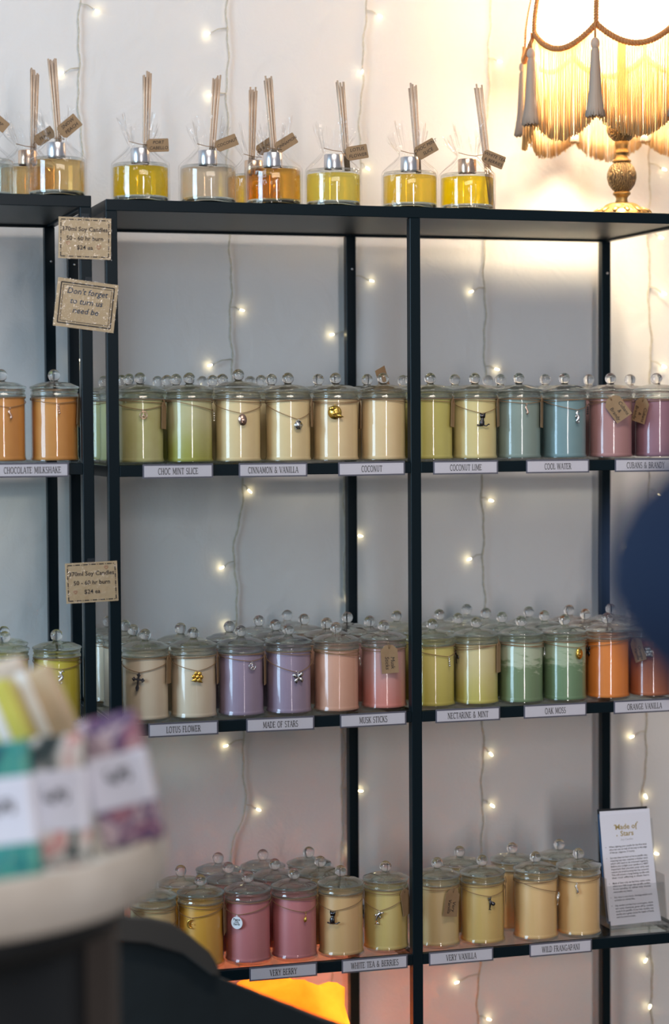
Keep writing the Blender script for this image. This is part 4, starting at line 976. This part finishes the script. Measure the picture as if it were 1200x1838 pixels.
def soap(c, size, roll, lean, mat, label, band=None, ribbon=None, ribmat=None, yaw=0):
    root = empty('soap_bar', c, label, 'soap', 'wrapped soaps in the round tray')
    R3 = Matrix((RT, FW, UP)).transposed() @ Matrix.Rotation(yaw, 3, 'Z') @ Matrix.Rotation(roll, 3, 'Y') @ Matrix.Rotation(-lean, 3, 'X')
    root.rotation_euler = R3.to_euler()
    wd, th, h = size
    bevel(MB().box((-wd/2, -th/2, -h/2), (wd/2, th/2, h/2)).obj('wrapped_bar', mat, root), .006, 3)
    if band:
        z0, z1 = band
        bevel(MB().box((-wd/2-.0006, -th/2-.0008, z0), (wd/2+.0006, th/2+.0008, z1)).obj('label_band', LABW, root), .005, 3)
        q = MB(); P = []     # looping handwritten flourish
        for i in range(60):
            t = i/59; P.append((-.011+.022*t+.002*math.sin(t*38), -th/2-.0011, (z0+z1)/2+.004*math.sin(t*25)+.003*math.cos(t*9)+.004))
        q.tube(P, .0009, 4); q.obj('lettering', MAT['ink'], root)
    if ribbon:
        for x in ribbon: bevel(MB().box((x-.0055, -th/2-.001, -h/2-.001), (x+.0055, th/2+.001, h/2+.001)).obj('ribbon', RIB, root), .002, 2)
    return root
FLOR = wrap_mat('purple_floral_paper', [(.05, .02, .08), (.58, .44, .46), (.10, .05, .14), (.42, .17, .20), (.70, .62, .55)], 30)
MARB = wrap_mat('pink_and_black_marbled_paper', [(.02, .03, .03), (.03, .05, .05), (.70, .66, .60), (.60, .26, .24), (.75, .73, .68)], 24)
TEAL = wrap_mat('teal_painted_paper', [(.01, .03, .09), (.01, .20, .20), (.08, .34, .26), (.02, .26, .26), (.50, .28, .05)], 24)
TAN = princ('tan_soap', (.58, .44, .28), .4); YEL = princ('yellow_soap', (.58, .55, .10), .4); CRM = princ('cream_soap', (.66, .56, .46), .4)
soap(atd(217, 1400, 1.865), (.056, .026, .118), -.24, .12, FLOR, 'purple floral wrapped soap with white label, rightmost in the tray', (-.026, .026))
soap(atd(104, 1438, 1.84), (.055, .026, .116), -.08, .10, MARB, 'pink and black marbled soap with white label, between floral and teal soaps', (-.028, .030))
soap(atd(8, 1462, 1.80), (.056, .026, .124), -.12, .10, TEAL, 'teal wrapped soap with white label at the left edge', (-.028, .034))
soap(atd(82, 1288, 1.985), (.050, .026, .095), -.42, .1, TAN, 'tan soap tied with white ribbon, standing behind the labelled soaps', None, (-.004,))
soap(atd(4, 1308, 1.955), (.050, .026, .085), -.42, .1, YEL, 'yellow soap tied with white ribbon, behind the teal soap', None, (.002,))
soap(atd(8, 1262, 2.03), (.060, .026, .080), -.3, .1, CRM, 'cream soap peeking out at the back of the tray', None)
# things the back soaps lean on: an inner riser
ri = MB().box((-.12, -.05, .998), (.14, .05, 1.068)).obj('display_riser', WHITEWASH, None, loc=(TC.x+.02, TC.y+.09, 0), rot=(0, 0, -YAW)); bevel(ri, .004)
tag(ri, 'pale wooden riser block inside the soap tray', 'riser')

# ------------------------------------------------------------------ dark cloth over a low stand, behind the table
CLOTH = princ('dark_slate_cloth', (.014, .021, .024), .75, 0, .3, bump=(25, .15), sheen=.1)
HEM = princ('taupe_hem', (.060, .054, .047), .8)
cl = empty('draped_stand', (.0, -.50, 0), 'dark slate cloth draped over a sloping stand at the bottom', 'drape')
prof = [(-.30, .815), (-.20, .80), (-.07, .772), (-.026, .752), (.001, .728), (.020, .702), (.155, .640), (.30, .57), (.40, .50)]
V = []; F = []
ys = [(-.115, 0), (-.10, .002), (.02, -.055), (.06, -.13)]
n = len(prof)
V += [(x+.02, -.125, .0) for x, z in prof]
for (y, dz) in ys: V += [(x, y, z+dz+.004*math.sin(x*60+y*40)-.006) for x, z in prof]
V += [(x, .08, .0) for x, z in prof]
rows = len(ys)+2
for j in range(rows-1):
    for i in range(n-1): k = j*n+i; F.append((k, k+1, k+n+1, k+n))
F.append(tuple(j*n for j in range(rows))); F.append(tuple(j*n+n-1 for j in range(rows-1, -1, -1))); F.append(tuple(range(n-1, -1, -1))+tuple()) if False else None
F = [f for f in F if f]
link('cloth', mesh('cloth', V, F), CLOTH, cl, False)
hp = [(-.20, .800), (-.075, .785), (-.045, .776), (-.020, .757), (.004, .735), (.012, .722), (.018, .702), (.006, .705), (-.030, .735), (-.075, .752), (-.20, .772)]
bevel(MB().prism(hp, -.128, -.118).obj('folded_hem', HEM, cl), .003)

# ------------------------------------------------------------------ person at the right edge, arm raised, far out of focus
NAVY = princ('navy_knit', (.0008, .0125, .046), .85); SKIN = princ('skin', (.50, .30, .21), .5); TROU = princ('dark_trousers', (.02, .02, .025), .8); HAIR = princ('brown_hair', (.05, .028, .015), .5)
def person():
    B = Vector((.10, -2.62, 0))      # standing place
    el = atd(1208, 1085, .93)
    root = empty('person', B, 'person in navy top, raised elbow, far out of focus at right edge', 'person')
    J = {}; E_ = []; names = []
    def j(nm, p, r, par=None):
        J[nm] = len(names); names.append((Vector(p), r))
        if par is not None: E_.append((J[par], J[nm]))
    j('pelvis', (0, 0, .92), .135); j('waist', (0, 0, 1.06), .12, 'pelvis'); j('chest', (0, .01, 1.24), .135, 'waist'); j('neckbase', (0, 0, 1.40), .075, 'chest')
    j('neck', (0, .005, 1.46), .05, 'neckbase'); j('jaw', (0, .02, 1.52), .062, 'neck'); j('head', (0, .015, 1.60), .085, 'jaw'); j('crown', (0, .01, 1.68), .06, 'head')
    e = el-B
    j('ls', (-.135, .0, 1.375), .062, 'chest'); j('lua', Vector((-.135, 0, 1.375)).lerp(e, .55), .054, 'ls'); j('lel', e, .068, 'lua')
    wr = Vector((-.10, .24, 1.47)); j('lfa', e.lerp(wr, .5), .048, 'lel'); j('lw', wr, .026, 'lfa'); j('lp', wr+Vector((.045, .03, .03)), .030, 'lw')
    hb = wr+Vector((.06, .045, .04))
    for i in range(4):
        o = Vector((.0, -.01*i+.01, .018-.014*i)); j(f'lf{i}', hb+o+Vector((.02, .0, .0)), .009, 'lp'); j(f'lg{i}', hb+o+Vector((.045, -.012, -.002)), .008, f'lf{i}'); j(f'lh{i}', hb+o+Vector((.055-.004*i, -.032, -.004)), .007, f'lg{i}')
    j('lt', wr+Vector((.03, -.005, .055)), .010, 'lp'); j('lt2', wr+Vector((.055, -.015, .072)), .008, 'lt')
    j('rs', (.175, 0, 1.365), .062, 'chest'); j('rua', (.21, -.01, 1.22), .050, 'rs'); j('rel', (.235, -.02, 1.08), .043, 'rua'); j('rfa', (.24, .03, .96), .037, 'rel'); j('rw', (.24, .07, .85), .025, 'rfa'); j('rp', (.24, .085, .79), .028, 'rw')
    for i in range(4):
        o = Vector((0, .022-.015*i, 0)); j(f'rf{i}', Vector((.238, .088, .745))+o, .009, 'rp'); j(f'rg{i}', Vector((.230, .095, .715+.004*i))+o, .008, f'rf{i}'); j(f'rh{i}', Vector((.218, .098, .695+.004*i))+o, .007, f'rg{i}')
    j('rt', (.232, .125, .775), .010, 'rp'); j('rt2', (.226, .14, .745), .008, 'rt')
    for s, nm in ((-1, 'l'), (1, 'r')):
        j(nm+'hip', (s*.09, 0, .86), .095, 'pelvis'); j(nm+'kn', (s*.10, .015, .48), .062, nm+'hip'); j(nm+'calf', (s*.10, -.01, .32), .058, nm+'kn'); j(nm+'an', (s*.10, -.02, .085), .040, nm+'calf'); j(nm+'heel', (s*.10, -.01, .04), .040, nm+'an'); j(nm+'toe', (s*.11, .15, .035), .034, nm+'heel')
    me = bpy.data.meshes.new('body'); me.from_pydata([tuple(p) for p, r in names], E_, [])
    o = bpy.data.objects.new('body', me); COL.objects.link(o); o.parent = root
    sk = o.modifiers.new('skin', 'SKIN'); sk.use_smooth_shade = True
    ly = me.skin_vertices[0].data if me.skin_vertices else None
    if ly is None:
        bm = bmesh.new(); bm.from_mesh(me); bm.verts.layers.skin.verify(); bm.to_mesh(me); bm.free(); ly = me.skin_vertices[0].data
    for i, (p, r) in enumerate(names): ly[i].radius = (r, r*.85 if i < 4 else r); ly[i].use_root = (i == 0)
    sb = o.modifiers.new('sub', 'SUBSURF'); sb.levels = sb.render_levels = 2
    dg = bpy.context.evaluated_depsgraph_get(); dg.update()
    bme = bpy.data.meshes.new_from_object(o.evaluated_get(dg)); o.modifiers.clear(); o.data = bme
    bme.materials.clear()
    for m_ in (NAVY, SKIN, TROU): bme.materials.append(m_)
    lw_, rw_ = wr, Vector((.24, .07, .85))
    for p in bme.polygons:
        c = p.center; p.use_smooth = True
        if c.z > 1.43 and c.x > -.09 and abs(c.y) < .13: k = 1
        elif (c-lw_).length < .14 and (c-lw_).dot(Vector((.6, .3, .3))) > -.004: k = 1
        elif c.x > .17 and c.z < .87: k = 1
        elif c.z < .90: k = 2
        else: k = 0
        p.material_index = k
    hr = MB().sphere((0, -.012, 1.625), .105, 24, 16, (.92, 1.02, 1.05))
    hr.V = [v if not (v.y > .045 and v.z < 1.66) else Vector((v.x, .045, v.z)) for v in hr.V]; hr.obj('hair', HAIR, root, True)
    for s in (-1, 1):
        MB().sphere((s*.032, .092, 1.605), .011, 12, 8).obj('eye', MAT['enamel'], root, True)
        MB().sphere((s*.088, .012, 1.59), .022, 12, 8, (.4, .8, 1.3)).obj('ear', SKIN, root, True)
    MB().tube([(0, .09, 1.61), (0, .112, 1.575), (0, .10, 1.568)], [.008, .014, .008], 10).obj('nose', SKIN, root, True)
    MB().tube([(-.024, .078, 1.535), (0, .088, 1.533), (.024, .078, 1.535)], [.003, .007, .003], 8).obj('mouth', princ('lips', (.4, .14, .12), .5), root, True)
person()
